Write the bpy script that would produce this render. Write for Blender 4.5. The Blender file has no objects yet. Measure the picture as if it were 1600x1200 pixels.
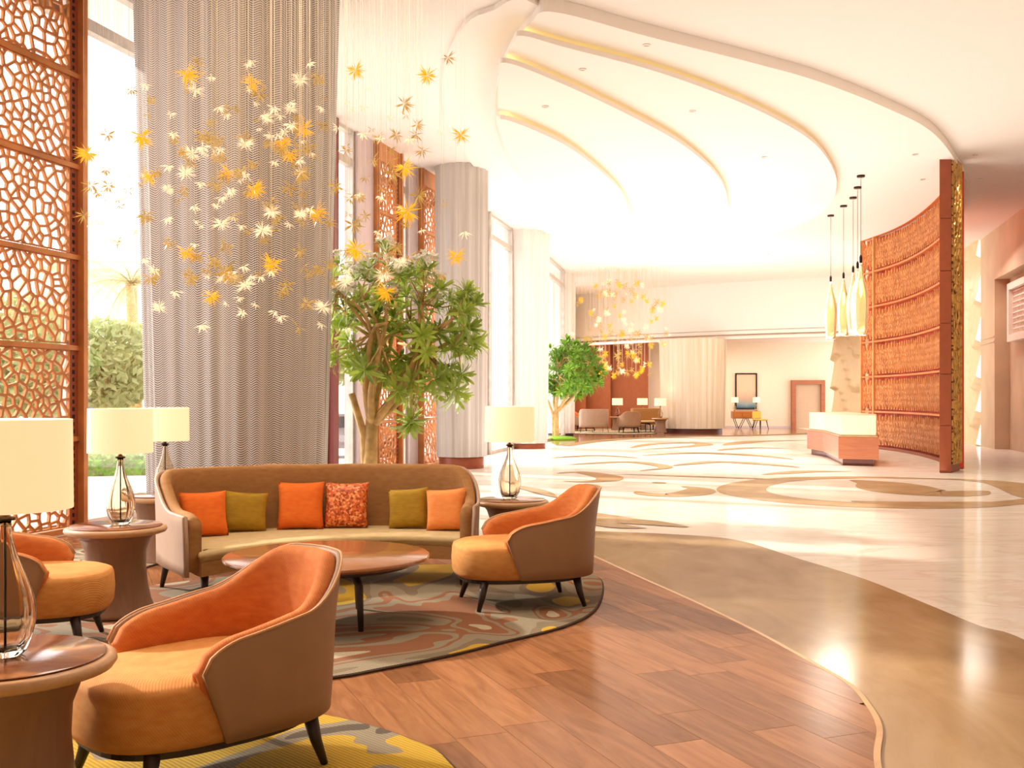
import bpy, bmesh, math, random
from mathutils import Vector, Matrix
PI = math.pi
random.seed(7)
SC = bpy.context.scene
COL = SC.collection
F, HY, EYE = 1650.0, 622.0, 1.5          # focal length (px at 1600 wide), horizon row, eye height

def P(px, py, d): return Vector(((px-800)*d/F, d, EYE-(py-HY)*d/F))
def G(px, py):
    d = F*EYE/(py-HY); return ((px-800)*d/F, d)
def AT(px, py, z):
    d = F*(EYE-z)/(py-HY); return ((px-800)*d/F, d)

# ---------------------------------------------------------------- camera, world, sun, exposure
cam = bpy.data.objects.new('camera', bpy.data.cameras.new('camera')); COL.objects.link(cam)
cam.location = (0, 0, EYE); cam.rotation_euler = (PI/2, 0, 0)
cam.data.sensor_width = 36; cam.data.lens = 36*F/1600; cam.data.shift_y = 22/1600; cam.data.clip_end = 400
SC.camera = cam
SC.view_settings.view_transform = 'Standard'; SC.view_settings.look = 'None'
SC.view_settings.gamma = 1; SC.view_settings.use_curve_mapping = False
SC.view_settings.exposure = 0.0
SC.cycles.max_bounces = 7; SC.cycles.diffuse_bounces = 4; SC.cycles.glossy_bounces = 3
SC.cycles.transmission_bounces = 6; SC.cycles.transparent_max_bounces = 10
SC.cycles.caustics_reflective = False; SC.cycles.caustics_refractive = False
SC.cycles.sample_clamp_indirect = 4
w = bpy.data.worlds.new('sky'); SC.world = w; w.use_nodes = True
wn = w.node_tree.nodes; bg = wn['Background']
bg.inputs[0].default_value = (1.0, 0.975, 0.955, 1); bg.inputs[1].default_value = 3.2
def lamp(name, kind, loc, energy, color, rot=(0,0,0), **kw):
    l = bpy.data.lights.new(name, kind); l.energy = energy; l.color = color
    for k, v in kw.items(): setattr(l, k, v)
    o = bpy.data.objects.new(name, l); COL.objects.link(o); o.location = loc; o.rotation_euler = rot
    return o
sun = lamp('sun', 'SUN', (0,0,20), 5.0, (1.0, .92, .80), angle=math.radians(2))
sun.rotation_euler = Vector((0.75, -0.42, -0.52)).to_track_quat('-Z', 'Y').to_euler()
# added area lights without fittings, brightening ceiling, lounges, right wall and screen
lamp('ceiling_fill', 'AREA', (10.5, 49, 4.1), 260, (1, .88, .74), size=4)  # added fill for the far room, no fitting there
lamp('ceiling_fill', 'AREA', (4.5, 48.5, 4.1), 200, (1, .84, .66), size=3)
lamp('lounge_fill', 'AREA', (-1.5, 6.5, 6.3), 210, (1, .88, .70), size=3)  # added overhead fill for the foreground lounge
lamp('wall_fill', 'AREA', (12.2, 29.5, 6.2), 200, (1, .92, .80), rot=(0, .5, 0), size=2)  # added fill along the right wall
lamp('wall_fill', 'AREA', (13.6, 38, 6.2), 260, (1, .92, .80), rot=(0, .4, 0), size=2)
lamp('wall_fill', 'AREA', (13.0, 44.2, 5.6), 120, (1, .88, .7), rot=(0, .9, 0), size=1.2)
lamp('screen_fill', 'AREA', (8.0, 27.5, 6.1), 300, (1, .90, .76), rot=(0, .7, 0), size=2)  # added fill aimed at the copper screen
lamp('floor_bounce_fill', 'AREA', (4.2, 23.5, .05), 430, (1, .965, .93), rot=(PI, 0, 0), size=9)  # added upward fill standing in for light bounced off the marble
lamp('floor_bounce_fill', 'AREA', (6.5, 36, .05), 520, (1, .965, .93), rot=(PI, 0, 0), size=9)
lamp('floor_bounce_fill', 'AREA', (7, 13, .05), 170, (1, .96, .93), rot=(PI, 0, 0), size=9)

# ---------------------------------------------------------------- materials
def lin(c):
    return tuple((x/255/12.92 if x/255 <= .04045 else ((x/255+.055)/1.055)**2.4) for x in c)
class N:
    def __init__(s, name):
        s.m = bpy.data.materials.new(name); s.m.use_nodes = True
        s.t = s.m.node_tree; s.b = s.t.nodes['Principled BSDF']
    def n(s, typ, **kw):
        x = s.t.nodes.new(typ)
        for k, v in kw.items():
            if k.startswith('i_'):
                key = k[2:]; key = int(key) if key.isdigit() else key
                x.inputs[key].default_value = v
            else: setattr(x, k, v)
        return x
    def l(s, a, b): s.t.links.new(a, b)
    def coord(s, kind='Object'):
        return s.n('ShaderNodeTexCoord').outputs[kind]
    def mapping(s, src, scale=(1,1,1), rot=(0,0,0), loc=(0,0,0)):
        m = s.n('ShaderNodeMapping'); m.inputs['Scale'].default_value = scale
        m.inputs['Rotation'].default_value = rot; m.inputs['Location'].default_value = loc
        s.l(src, m.inputs['Vector']); return m.outputs[0]
    def noise(s, vec, scale, detail=3, dist=0, rough=.5):
        x = s.n('ShaderNodeTexNoise'); x.inputs['Scale'].default_value = scale
        x.inputs['Detail'].default_value = detail; x.inputs['Distortion'].default_value = dist
        x.inputs['Roughness'].default_value = rough
        s.l(vec, x.inputs['Vector']); return x.outputs['Fac']
    def ramp(s, fac, stops, interp='LINEAR'):
        r = s.n('ShaderNodeValToRGB'); cr = r.color_ramp; cr.interpolation = interp
        while len(cr.elements) < len(stops): cr.elements.new(.5)
        for e, (p, c) in zip(cr.elements, stops): e.position = p; e.color = (*c, 1)
        s.l(fac, r.inputs[0]); return r.outputs[0]
    def math(s, op, a, b=None, c=None):
        m = s.n('ShaderNodeMath', operation=op)
        for i, v in enumerate((a, b, c)):
            if v is None: continue
            if isinstance(v, (int, float)): m.inputs[i].default_value = v
            else: s.l(v, m.inputs[i])
        return m.outputs[0]
    def mix(s, fac, a, b):
        m = s.n('ShaderNodeMix', data_type='RGBA')
        for k, v in ((0, fac), (6, a), (7, b)):
            if isinstance(v, tuple): m.inputs[k].default_value = (*v, 1) if len(v) == 3 else v
            elif isinstance(v, (int, float)): m.inputs[k].default_value = v
            else: s.l(v, m.inputs[k])
        return m.outputs[2]
    def bump(s, h, strength=.3, dist=.01):
        b = s.n('ShaderNodeBump'); b.inputs['Strength'].default_value = strength
        b.inputs['Distance'].default_value = dist
        s.l(h, b.inputs['Height']); s.l(b.outputs[0], s.b.inputs['Normal'])
    def base(s, v):
        if isinstance(v, tuple): s.b.inputs['Base Color'].default_value = (*v, 1)
        else: s.l(v, s.b.inputs['Base Color'])
    def set(s, **kw):
        for k, v in kw.items(): s.b.inputs[k.replace('_', ' ')].default_value = v
        return s
def simple(name, rgb, rough=.6, metal=0, var=.12, scale=6, bump=0, bscale=60, **kw):
    a = N(name); c = lin(rgb); co = a.coord()
    f = a.noise(co, scale, 3)
    a.base(a.ramp(f, [(.3, tuple(x*(1-var) for x in c)), (.7, tuple(min(1, x*(1+var)) for x in c))]))
    a.set(Roughness=rough, Metallic=metal, **kw)
    if bump: a.bump(a.noise(co, bscale, 2), bump)
    return a.m
def emit(name, rgb, strength):
    a = N(name); a.base((.8, .8, .8)); a.b.inputs['Emission Color'].default_value = (*lin(rgb), 1)
    a.b.inputs['Emission Strength'].default_value = strength; return a.m
def fabric(name, rgb, rgb2=None, sheen=.4, weave=260, var=.18):
    a = N(name); co = a.coord(); c = lin(rgb); c2 = lin(rgb2) if rgb2 else tuple(x*(1-var) for x in c)
    f = a.noise(a.mapping(co, (3, 3, 9)), 5, 4)
    wv = a.n('ShaderNodeTexWave', bands_direction='DIAGONAL'); wv.inputs['Scale'].default_value = weave/6
    wv.inputs['Distortion'].default_value = 1.5
    a.l(co, wv.inputs['Vector'])
    g = a.mix(.18, a.ramp(f, [(.3, c2), (.7, c)]), a.mix(wv.outputs['Fac'], c2, c))
    a.base(g); a.set(Roughness=.85); a.b.inputs['Sheen Weight'].default_value = sheen
    a.b.inputs['Sheen Tint'].default_value = (*c, 1)
    a.bump(wv.outputs['Fac'], .18, .004); return a.m
def wood(name, rgb, rgb2, rough=.3, scale=(2, 14, 14), coat=0, perobj=False):
    a = N(name); co = a.coord()
    v = a.mapping(co, scale)
    if perobj:
        oi = a.n('ShaderNodeObjectInfo'); add = a.n('ShaderNodeVectorMath', operation='ADD')
        a.l(v, add.inputs[0]); cmb = a.n('ShaderNodeCombineXYZ')
        a.l(a.math('MULTIPLY', oi.outputs['Random'], 60.0), cmb.inputs[0]); a.l(a.math('MULTIPLY', oi.outputs['Random'], 31.0), cmb.inputs[1])
        a.l(cmb.outputs[0], add.inputs[1]); v = add.outputs[0]
    f = a.noise(v, 1.2, 6, 1.4, .6)
    col = a.ramp(f, [(.25, lin(rgb2)), (.75, lin(rgb))])
    if perobj:
        hsv = a.n('ShaderNodeHueSaturation'); a.l(col, hsv.inputs['Color'])
        a.l(a.math('MULTIPLY_ADD', oi.outputs['Random'], .5, .72), hsv.inputs['Value']); col = hsv.outputs[0]
    a.base(col); a.set(Roughness=rough); a.b.inputs['Coat Weight'].default_value = coat
    a.b.inputs['Coat Roughness'].default_value = .12
    a.bump(f, .06, .003); return a.m

M = {}
M['orange'] = fabric('orange_velvet', (216, 130, 62), (196, 104, 46), sheen=.5)
M['seat_orange'] = fabric('seat_tweed', (220, 156, 84), (206, 134, 62), sheen=.3)
M['shell'] = simple('taupe_leather', (164, 126, 96), .55, var=.05, bump=.05, bscale=150)
M['piping'] = simple('tan_piping', (214, 160, 108), .6)
M['dark_wood'] = simple('dark_wood', (48, 32, 24), .4, var=.2)
M['sofa'] = fabric('sofa_tan', (172, 124, 70), (152, 104, 56), sheen=.2)
M['cream'] = fabric('sofa_seat_cream', (212, 188, 140), (196, 168, 118), sheen=.2)
M['panel'] = simple('mauve_leather', (184, 152, 130), .5, var=.05, bump=.05, bscale=120)
M['pil_orange'] = fabric('cushion_orange', (240, 122, 30), (226, 98, 20), sheen=.6)
M['pil_pale'] = fabric('cushion_pale_orange', (246, 156, 84), (236, 134, 60), sheen=.6)
M['pil_olive'] = fabric('cushion_olive', (178, 138, 22), (150, 112, 14), sheen=.5)
a = N('cushion_sequin'); v = a.n('ShaderNodeTexVoronoi'); v.inputs['Scale'].default_value = 60; a.l(a.coord(), v.inputs['Vector'])
a.base(a.ramp(v.outputs['Color'], [(.2, lin((160, 58, 20))), (.5, lin((226, 104, 40))), (.85, lin((250, 176, 110)))])); a.set(Roughness=.45); M['pil_seq'] = a.m
M['table_wood'] = wood('walnut_top', (160, 96, 58), (112, 62, 36), .16, (3, 16, 3), .6)
M['coffee_wood'] = wood('coffee_top', (186, 122, 74), (138, 82, 48), .22, (1.5, 12, 3), .5)
M['rim'] = wood('pale_rim', (206, 164, 122), (186, 142, 102), .4)
M['pedestal'] = wood('pedestal_wood', (150, 112, 86), (128, 92, 70), .4, (9, 9, 1.2))
M['metal_dark'] = simple('dark_metal', (42, 32, 26), .35, .6)
a = N('amber_glass'); a.base(lin((250, 238, 218))); a.set(Roughness=.02, IOR=1.35); a.b.inputs['Transmission Weight'].default_value = 1
M['glass'] = a.m
a = N('lamp_shade'); a.base(lin((250, 226, 196))); a.set(Roughness=.9)
a.b.inputs['Emission Color'].default_value = (*lin((255, 202, 152)), 1); a.b.inputs['Emission Strength'].default_value = .85
a.b.inputs['Transmission Weight'].default_value = 0
M['shade'] = a.m
M['plaster'] = simple('white_plaster', (250, 240, 230), .85, var=.01)
M['ceil'] = simple('ceiling_plaster', (252, 243, 236), .9, var=.008)
M['wall'] = simple('cream_wall', (246, 230, 206), .8, var=.015)
M['cove'] = emit('cove_light', (255, 220, 130), 2.2)
M['underfloor'] = simple('plank_joint', (110, 62, 38), .5)
M['brass'] = simple('brass_strip', (200, 160, 110), .35, .7)
# polished stone and timber floors: diffuse body under a thin gloss
def polished(a, col, fac, rough, fres=.35):
    df = a.n('ShaderNodeBsdfDiffuse'); gl = a.n('ShaderNodeBsdfGlossy'); gl.inputs['Roughness'].default_value = rough
    a.l(col, df.inputs[0]); lw = a.n('ShaderNodeLayerWeight'); lw.inputs[0].default_value = .25
    mx = a.n('ShaderNodeMixShader'); a.l(a.math('MULTIPLY_ADD', lw.outputs['Facing'], fres, fac), mx.inputs[0])
    a.l(df.outputs[0], mx.inputs[1]); a.l(gl.outputs[0], mx.inputs[2]); a.l(mx.outputs[0], a.t.nodes['Material Output'].inputs[0])
    return a.m
a = N('polished_marble'); co = a.coord()
nz = a.noise(a.mapping(co, (.25, .8, 1)), 1.3, 8, 1.8, .62)
M['marble'] = polished(a, a.ramp(nz, [(.3, lin((236, 226, 214))), (.48, lin((243, 235, 225))), (.52, lin((230, 217, 204))), (.56, lin((243, 236, 226))), (.8, lin((248, 243, 236)))]), .04, .10, .34)
a = N('beige_travertine'); co = a.coord()
nz = a.noise(a.mapping(co, (1.0, .5, 1), (0, 0, .5)), 1.6, 9, .8, .62)
M['beige'] = polished(a, a.ramp(nz, [(.3, lin((150, 118, 82))), (.55, lin((172, 141, 104))), (.75, lin((188, 159, 122)))]), .03, .13, .26)
a = N('inlay_stone'); nz = a.noise(a.coord(), 2, 6)
M['inlay'] = polished(a, a.ramp(nz, [(.3, lin((178, 146, 108))), (.7, lin((198, 168, 132)))]), .03, .12, .26)
a = N('oak_plank'); co = a.coord(); v = a.mapping(co, (1.2, 10, 1))
oi = a.n('ShaderNodeObjectInfo'); add = a.n('ShaderNodeVectorMath', operation='ADD'); a.l(v, add.inputs[0]); cmb = a.n('ShaderNodeCombineXYZ')
a.l(a.math('MULTIPLY', oi.outputs['Random'], 60.0), cmb.inputs[0]); a.l(a.math('MULTIPLY', oi.outputs['Random'], 31.0), cmb.inputs[1]); a.l(cmb.outputs[0], add.inputs[1])
f = a.noise(add.outputs[0], 1.2, 6, 1.4, .6); col = a.ramp(f, [(.25, lin((128, 80, 50))), (.75, lin((168, 115, 78)))])
hsv = a.n('ShaderNodeHueSaturation'); a.l(col, hsv.inputs['Color']); a.l(a.math('MULTIPLY_ADD', oi.outputs['Random'], .45, .72), hsv.inputs['Value'])
M['plank'] = polished(a, hsv.outputs[0], .02, .2, .22)
# rugs
def rugmat(name, stops, scale=.55, seed=0, stripe=70, grad=0, y0=7):
    a = N(name); co = a.coord('Object')
    f = a.noise(a.mapping(co, (1, 1, 1), loc=(seed, seed*.7, 0)), scale, 1.5, 2.6, .35)
    if grad:
        sp = a.n('ShaderNodeSeparateXYZ'); a.l(co, sp.inputs[0]); f = a.math('ADD', f, a.math('MULTIPLY', a.math('SUBTRACT', sp.outputs[1], y0), grad))
    c = a.ramp(f, stops, 'CONSTANT')
    wv = a.n('ShaderNodeTexWave', bands_direction='DIAGONAL'); wv.inputs['Scale'].default_value = stripe/3; wv.inputs['Distortion'].default_value = 1
    a.l(co, wv.inputs['Vector'])
    c = a.mix(a.math('MULTIPLY', wv.outputs['Fac'], .4), c, lin((84, 70, 50)))
    a.base(c); a.set(Roughness=.95); a.bump(wv.outputs['Fac'], .5, .006); return a.m
Y1, G1, B1, D1, C1 = lin((206, 162, 26)), lin((150, 134, 108)), lin((146, 88, 50)), lin((84, 70, 54)), lin((196, 180, 148))
G2 = lin((128, 108, 82)); M['rug1'] = rugmat('swirl_rug', [(0, G1), (.30, C1), (.335, B1), (.40, G1), (.43, B1), (.455, G1), (.53, G2), (.585, Y1), (.70, G1), (.76, Y1)], .42, 3, grad=.055, y0=7.6)
M['rug2'] = rugmat('yellow_rug', [(0, D1), (.34, G1), (.42, Y1), (.6, Y1), (.63, G1), (.68, D1)], .8, 11)
M['rug3'] = rugmat('beige_rug', [(0, G1), (.4, C1), (.5, B1), (.54, C1), (.7, G1)], .9, 5)
M['rug_edge'] = simple('rug_binding', (70, 48, 34), .9)
# screens
M['laser'] = simple('bronze_screen', (206, 134, 74), .45, .25, var=.2, scale=3)
M['copper'] = simple('copper_screen', (252, 170, 106), .42, .1, var=.2, scale=2.5)
M['copper_rail'] = simple('copper_rail', (226, 132, 70), .42, .2)
M['copper_back'] = simple('copper_backing', (190, 66, 30), .6, .0, var=.35, scale=.8)
M['redwood'] = simple('red_lacquer', (158, 78, 48), .4, var=.08)
M['redwood_dark'] = simple('dark_red_post', (120, 34, 26), .4, var=.1)
M['gold_lattice'] = simple('gold_lattice', (214, 168, 90), .4, .5, var=.2)
M['black'] = simple('black_gap', (26, 16, 14), .6)
M['desk_wood'] = wood('desk_wood', (188, 112, 68), (160, 88, 52), .4, (1, 1, 7), 0)
M['desk_stone'] = simple('desk_onyx', (252, 232, 196), .3, var=.05, scale=3)
M['desk_base'] = simple('desk_plinth', (96, 46, 28), .4)
M['stone'] = simple('sandstone', (216, 194, 164), .7, var=.1, scale=.9, bump=.08, bscale=8)
M['wave'] = simple('wave_plaster', (240, 216, 176), .5, var=.03)
M['brown'] = simple('brown_wall', (166, 94, 58), .6, var=.06)
M['glasspane'] = None
a = N('window_glass'); t = a.t; mx = a.n('ShaderNodeMixShader'); tr = a.n('ShaderNodeBsdfTransparent'); gl = a.n('ShaderNodeBsdfGlossy'); gl.inputs['Roughness'].default_value = .02
mx.inputs[0].default_value = .06; a.l(tr.outputs[0], mx.inputs[1]); a.l(gl.outputs[0], mx.inputs[2]); a.l(mx.outputs[0], t.nodes['Material Output'].inputs[0]); M['glasspane'] = a.m
M['mullion'] = simple('pale_mullion', (214, 196, 196), .5, .2, var=.03)
M['frame_grey'] = simple('grey_frame', (206, 196, 186), .4, .5)
# drapes
def drape(name, light, dark, herring=True, amt=1.0):
    a = N(name); uv = a.n('ShaderNodeUVMap').outputs[0]
    sp = a.n('ShaderNodeSeparateXYZ'); a.l(uv, sp.inputs[0]); u, v = sp.outputs[0], sp.outputs[1]
    wob = a.noise(a.mapping(uv, (2.5, .06, 1)), 1.4, 2)
    u2 = a.math('ADD', u, a.math('MULTIPLY', wob, .22))
    fine = a.noise(a.mapping(uv, (60, .5, 1)), 1.0, 2)
    big = a.noise(a.mapping(uv, (7, .12, 1)), 1.0, 2)
    if herring:
        tri = a.math('PINGPONG', u2, .055)
        ph = a.math('FRACT', a.math('ADD', a.math('MULTIPLY', v, 40.0), a.math('MULTIPLY', tri, 26.0)))
        slot = a.math('SMOOTH_MIN', a.math('MULTIPLY', a.math('PINGPONG', ph, .5), 2.9), 1.0, .05)
        fac = a.math('MULTIPLY', a.math('SUBTRACT', 1.0, slot), a.math('MULTIPLY_ADD', big, 1.5, .3))
        c = a.mix(fac, a.mix(fine, lin(light), tuple(min(1, x*1.12) for x in lin(light))), lin(dark))
        a.bump(slot, .25, .006)
    else:
        f2 = a.math('ADD', a.math('MULTIPLY', fine, .5), a.math('MULTIPLY', big, .5))
        c = a.ramp(f2, [(.3, lin(dark)), (.65, lin(light))])
    a.base(c); a.set(Roughness=.5); a.b.inputs['Metallic'].default_value = .15 if herring else 0
    return a.m
M['drape_mesh'] = drape('metal_mesh_drape', (226, 218, 212), (22, 18, 18))
M['drape_string'] = drape('string_drape', (220, 214, 208), (188, 178, 170), False)
M['drape_white'] = drape('white_drape', (252, 248, 244), (230, 214, 202), False)
M['drape_tan'] = drape('tan_drape', (244, 234, 216), (214, 192, 160), False)
# plants
def leafmat(name, c1, c2):
    a = N(name); oi = a.n('ShaderNodeObjectInfo'); g = a.n('ShaderNodeNewGeometry')
    f = a.math('ADD', a.math('MULTIPLY', oi.outputs['Random'], .6), a.math('MULTIPLY', g.outputs['Random Per Island'], .4))
    a.base(a.ramp(f, [(.1, lin(c2)), (.9, lin(c1))])); a.set(Roughness=.45)
    a.b.inputs['Subsurface Weight'].default_value = 0
    tr = a.n('ShaderNodeBsdfTranslucent'); tr.inputs[0].default_value = (*lin(c1), 1)
    mx = a.n('ShaderNodeMixShader'); mx.inputs[0].default_value = .3
    a.l(a.b.outputs[0], mx.inputs[1]); a.l(tr.outputs[0], mx.inputs[2]); a.l(mx.outputs[0], a.t.nodes['Material Output'].inputs[0]); return a.m
M['leaf'] = leafmat('tree_leaf', (196, 216, 92), (88, 122, 38))
M['leaf2'] = leafmat('tree_leaf_dark', (140, 186, 56), (60, 106, 30))
M['outleaf'] = leafmat('garden_leaf', (206, 206, 150), (146, 156, 98))  # leaf colours paled to carry the outdoor haze
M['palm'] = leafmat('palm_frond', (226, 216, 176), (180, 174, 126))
M['petal_white'] = simple('blossom_petal', (255, 250, 236), .5, var=.02)
M['bark'] = simple('pale_bark', (206, 166, 108), .8, var=.25, scale=9, bump=.4, bscale=20)
M['grass'] = simple('moss_disc', (132, 184, 44), .9, var=.2, scale=20, bump=.5)
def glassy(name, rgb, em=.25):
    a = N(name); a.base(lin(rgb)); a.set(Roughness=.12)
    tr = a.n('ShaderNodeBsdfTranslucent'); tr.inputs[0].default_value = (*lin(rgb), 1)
    a.b.inputs['Emission Color'].default_value = (*lin(rgb), 1); a.b.inputs['Emission Strength'].default_value = em  # emission added so the glass petals look lit
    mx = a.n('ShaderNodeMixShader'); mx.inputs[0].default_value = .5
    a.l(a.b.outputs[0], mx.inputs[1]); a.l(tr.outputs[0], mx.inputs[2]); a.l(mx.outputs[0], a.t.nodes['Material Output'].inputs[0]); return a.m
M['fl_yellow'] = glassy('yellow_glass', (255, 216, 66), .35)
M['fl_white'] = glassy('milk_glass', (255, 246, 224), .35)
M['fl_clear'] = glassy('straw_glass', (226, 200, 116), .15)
M['wire'] = simple('hanging_wire', (226, 206, 180), .4, .3)
a = N('pendant_glass'); a.base(lin((250, 238, 180))); a.set(Roughness=.08); a.b.inputs['Transmission Weight'].default_value = .85
a.b.inputs['Emission Color'].default_value = (*lin((255, 240, 196)), 1); a.b.inputs['Emission Strength'].default_value = .14; M['pendant'] = a.m
M['pave'] = simple('pale_pavement', (216, 208, 204), .8, var=.04, scale=1)
M['hedge'] = leafmat('hedge_leaf', (190, 200, 130), (136, 154, 84))  # hedge greens paled too, haze put into the colour
M['blue'] = simple('blue_hoarding', (96, 104, 168), .7)
M['bld'] = simple('pale_building', (226, 216, 204), .8)
M['bldwin'] = simple('building_window', (170, 190, 200), .3)
M['car'] = simple('grey_car_paint', (150, 150, 156), .25, .5)
M['tyre'] = simple('tyre_rubber', (30, 30, 32), .8)
M['carglass'] = simple('car_glass', (60, 66, 76), .1)
M['yellow_chair'] = fabric('yellow_fabric', (220, 190, 80))
M['console'] = wood('console_wood', (196, 126, 60), (160, 92, 40), .3)
a = N('picture_print'); sp = a.n('ShaderNodeSeparateXYZ'); a.l(a.coord('Generated'), sp.inputs[0])
hz = a.math('ADD', sp.outputs[2], a.math('MULTIPLY', a.noise(a.coord('Generated'), 3, 4), .16))
a.base(a.ramp(hz, [(.08, lin((70, 110, 130))), (.22, lin((150, 170, 170))), (.3, lin((196, 170, 150))), (.6, lin((232, 200, 170)))])); a.set(Roughness=.3); M['picture'] = a.m

# ---------------------------------------------------------------- mesh helpers
def newmesh(name, vs, fs, smooth=False, uvs=None):
    me = bpy.data.meshes.new(name); me.from_pydata([tuple(v) for v in vs], [], fs)
    if uvs:
        ul = me.uv_layers.new(name='UVMap')
        for lp in me.loops: ul.data[lp.index].uv = uvs[lp.vertex_index]
    me.validate(); me.update()
    if smooth:
        for p in me.polygons: p.use_smooth = True
    return me
def ob(name, me, mat=None, parent=None, loc=None, rz=None):
    o = bpy.data.objects.new(name, me); COL.objects.link(o)
    if mat and not me.materials: me.materials.append(mat)
    if parent: o.parent = parent
    if loc is not None: o.location = loc
    if rz is not None: o.rotation_euler = (0, 0, rz)
    return o
def tag(o, label=None, cat=None, group=None, kind=None):
    if label: o['label'] = label
    if cat: o['category'] = cat
    if group: o['group'] = group
    if kind: o['kind'] = kind
    return o
def thing(name, label, cat, loc=(0,0,0), rz=0, group=None):
    o = bpy.data.objects.new(name, None); COL.objects.link(o); o.location = loc; o.rotation_euler = (0, 0, rz)
    o.empty_display_size = .1
    return tag(o, label, cat, group)
def struct_root(name, loc=(0,0,0), label=None):
    o = bpy.data.objects.new(name, None); COL.objects.link(o); o.location = loc; o['kind'] = 'structure'
    if label: o['label'] = label
    return o
def struct(name, me, mat, parent=None, label=None):
    o = ob(name, me, mat, parent)
    if not parent: o['kind'] = 'structure'
    if label: o['label'] = label
    return o
KIDS = {}
def children(o): return [c for c in o.children]
def copy_tree(o, parent=None):
    c = o.copy(); COL.objects.link(c)
    if parent: c.parent = parent
    for ch in children(o): copy_tree(ch, c)
    return c
class MB:
    def __init__(s): s.v = []; s.f = []; s.uv = []
    def add(s, vs, fs, uv=None):
        b = len(s.v); s.v += [tuple(v) for v in vs]; s.f += [tuple(i+b for i in f) for f in fs]
        s.uv += uv if uv else [(0, 0)]*len(vs); return s
    def box(s, x0, x1, y0, y1, z0, z1, M4=None):
        v = [(x0,y0,z0),(x1,y0,z0),(x1,y1,z0),(x0,y1,z0),(x0,y0,z1),(x1,y0,z1),(x1,y1,z1),(x0,y1,z1)]
        if M4 is not None: v = [M4 @ Vector(p) for p in v]
        return s.add(v, [(0,3,2,1),(4,5,6,7),(0,1,5,4),(1,2,6,5),(2,3,7,6),(3,0,4,7)])
    def tube(s, pts, rad, n=8, cap=True):
        pts = [Vector(p) for p in pts]; r = rad if isinstance(rad, (list, tuple)) else [rad]*len(pts)
        vs = []; fs = []; up = None
        for i, p in enumerate(pts):
            t = (pts[min(i+1, len(pts)-1)]-pts[max(i-1, 0)]).normalized()
            if up is None: up = Vector((0,0,1)) if abs(t.z) < .9 else Vector((1,0,0))
            a = t.cross(up).normalized(); up = a.cross(t).normalized()
            for k in range(n):
                an = 2*PI*k/n; vs.append(p+(a*math.cos(an)+up*math.sin(an))*r[i])
        for i in range(len(pts)-1):
            for k in range(n):
                fs.append((i*n+k, i*n+(k+1)%n, (i+1)*n+(k+1)%n, (i+1)*n+k))
        if cap: fs += [tuple(range(n))[::-1], tuple(range((len(pts)-1)*n, len(pts)*n))]
        return s.add(vs, fs)
    def lathe(s, prof, n=32, c=(0,0)):
        vs = []; fs = []
        for r, z in prof:
            for k in range(n): vs.append((c[0]+r*math.cos(2*PI*k/n), c[1]+r*math.sin(2*PI*k/n), z))
        for i in range(len(prof)-1):
            for k in range(n): fs.append((i*n+k, i*n+(k+1)%n, (i+1)*n+(k+1)%n, (i+1)*n+k))
        if prof[0][0] > 1e-4: fs.append(tuple(range(n))[::-1])
        if prof[-1][0] > 1e-4: fs.append(tuple(range((len(prof)-1)*n, len(prof)*n)))
        return s.add(vs, fs)
    def me(s, name, smooth=False, uv=False):
        m = newmesh(name, s.v, s.f, smooth, s.uv if uv else None); return m
def sharp(me, ang=40):
    try: me.set_sharp_from_angle(angle=math.radians(ang))
    except Exception: pass
    return me
def bev(o, w=.01, seg=2):
    m = o.modifiers.new('bevel', 'BEVEL'); m.width = w; m.segments = seg; m.limit_method = 'ANGLE'; return o
def prism(pts, z0, z1, name='prism'):
    n = len(pts)
    ar = sum(pts[i][0]*pts[(i+1)%n][1]-pts[(i+1)%n][0]*pts[i][1] for i in range(n))
    if ar < 0: pts = pts[::-1]
    vs = [(x, y, z0) for x, y in pts]+[(x, y, z1) for x, y in pts]
    fs = [tuple(range(n))[::-1], tuple(range(n, 2*n))]+[(i, (i+1)%n, n+(i+1)%n, n+i) for i in range(n)]
    return newmesh(name, vs, fs)
def spline(pts, closed=False, k=8):
    out = []; n = len(pts); D = len(pts[0])
    rng = range(n) if closed else range(n-1)
    for i in rng:
        if closed: p = [pts[(i+j-1) % n] for j in range(4)]
        else: p = [pts[max(0, min(n-1, i+j-1))] for j in range(4)]
        for s in range(k):
            t = s/k
            out.append(tuple(.5*((2*p[1][c])+(-p[0][c]+p[2][c])*t+(2*p[0][c]-5*p[1][c]+4*p[2][c]-p[3][c])*t*t+(-p[0][c]+3*p[1][c]-3*p[2][c]+p[3][c])*t**3) for c in range(D)))
    if not closed: out.append(tuple(pts[-1]))
    return out
def resample(pts, n, closed=False):
    p = [Vector(q) for q in pts]
    if closed: p = p+[p[0]]
    L = [0]
    for a_, b_ in zip(p, p[1:]): L.append(L[-1]+(b_-a_).length)
    out = []; j = 0; m = n if closed else n-1
    for i in range(n):
        s = L[-1]*i/m
        while j < len(p)-2 and L[j+1] < s: j += 1
        t = (s-L[j])/max(1e-9, L[j+1]-L[j]); out.append(p[j].lerp(p[j+1], min(1, t)))
    return out
def offset_poly(pts, d):          # closed ccw polygon, inward offset
    n = len(pts); out = []
    for i in range(n):
        a_, b_, c_ = Vector(pts[i-1][:2]), Vector(pts[i][:2]), Vector(pts[(i+1) % n][:2])
        t1, t2 = (b_-a_).normalized(), (c_-b_).normalized()
        n1, n2 = Vector((-t1.y, t1.x)), Vector((-t2.y, t2.x)); m = (n1+n2)
        m = m.normalized() if m.length > 1e-6 else n1
        k = max(.5, m.dot(n1)); out.append((b_.x+m.x*d/k, b_.y+m.y*d/k))
    return out
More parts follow.
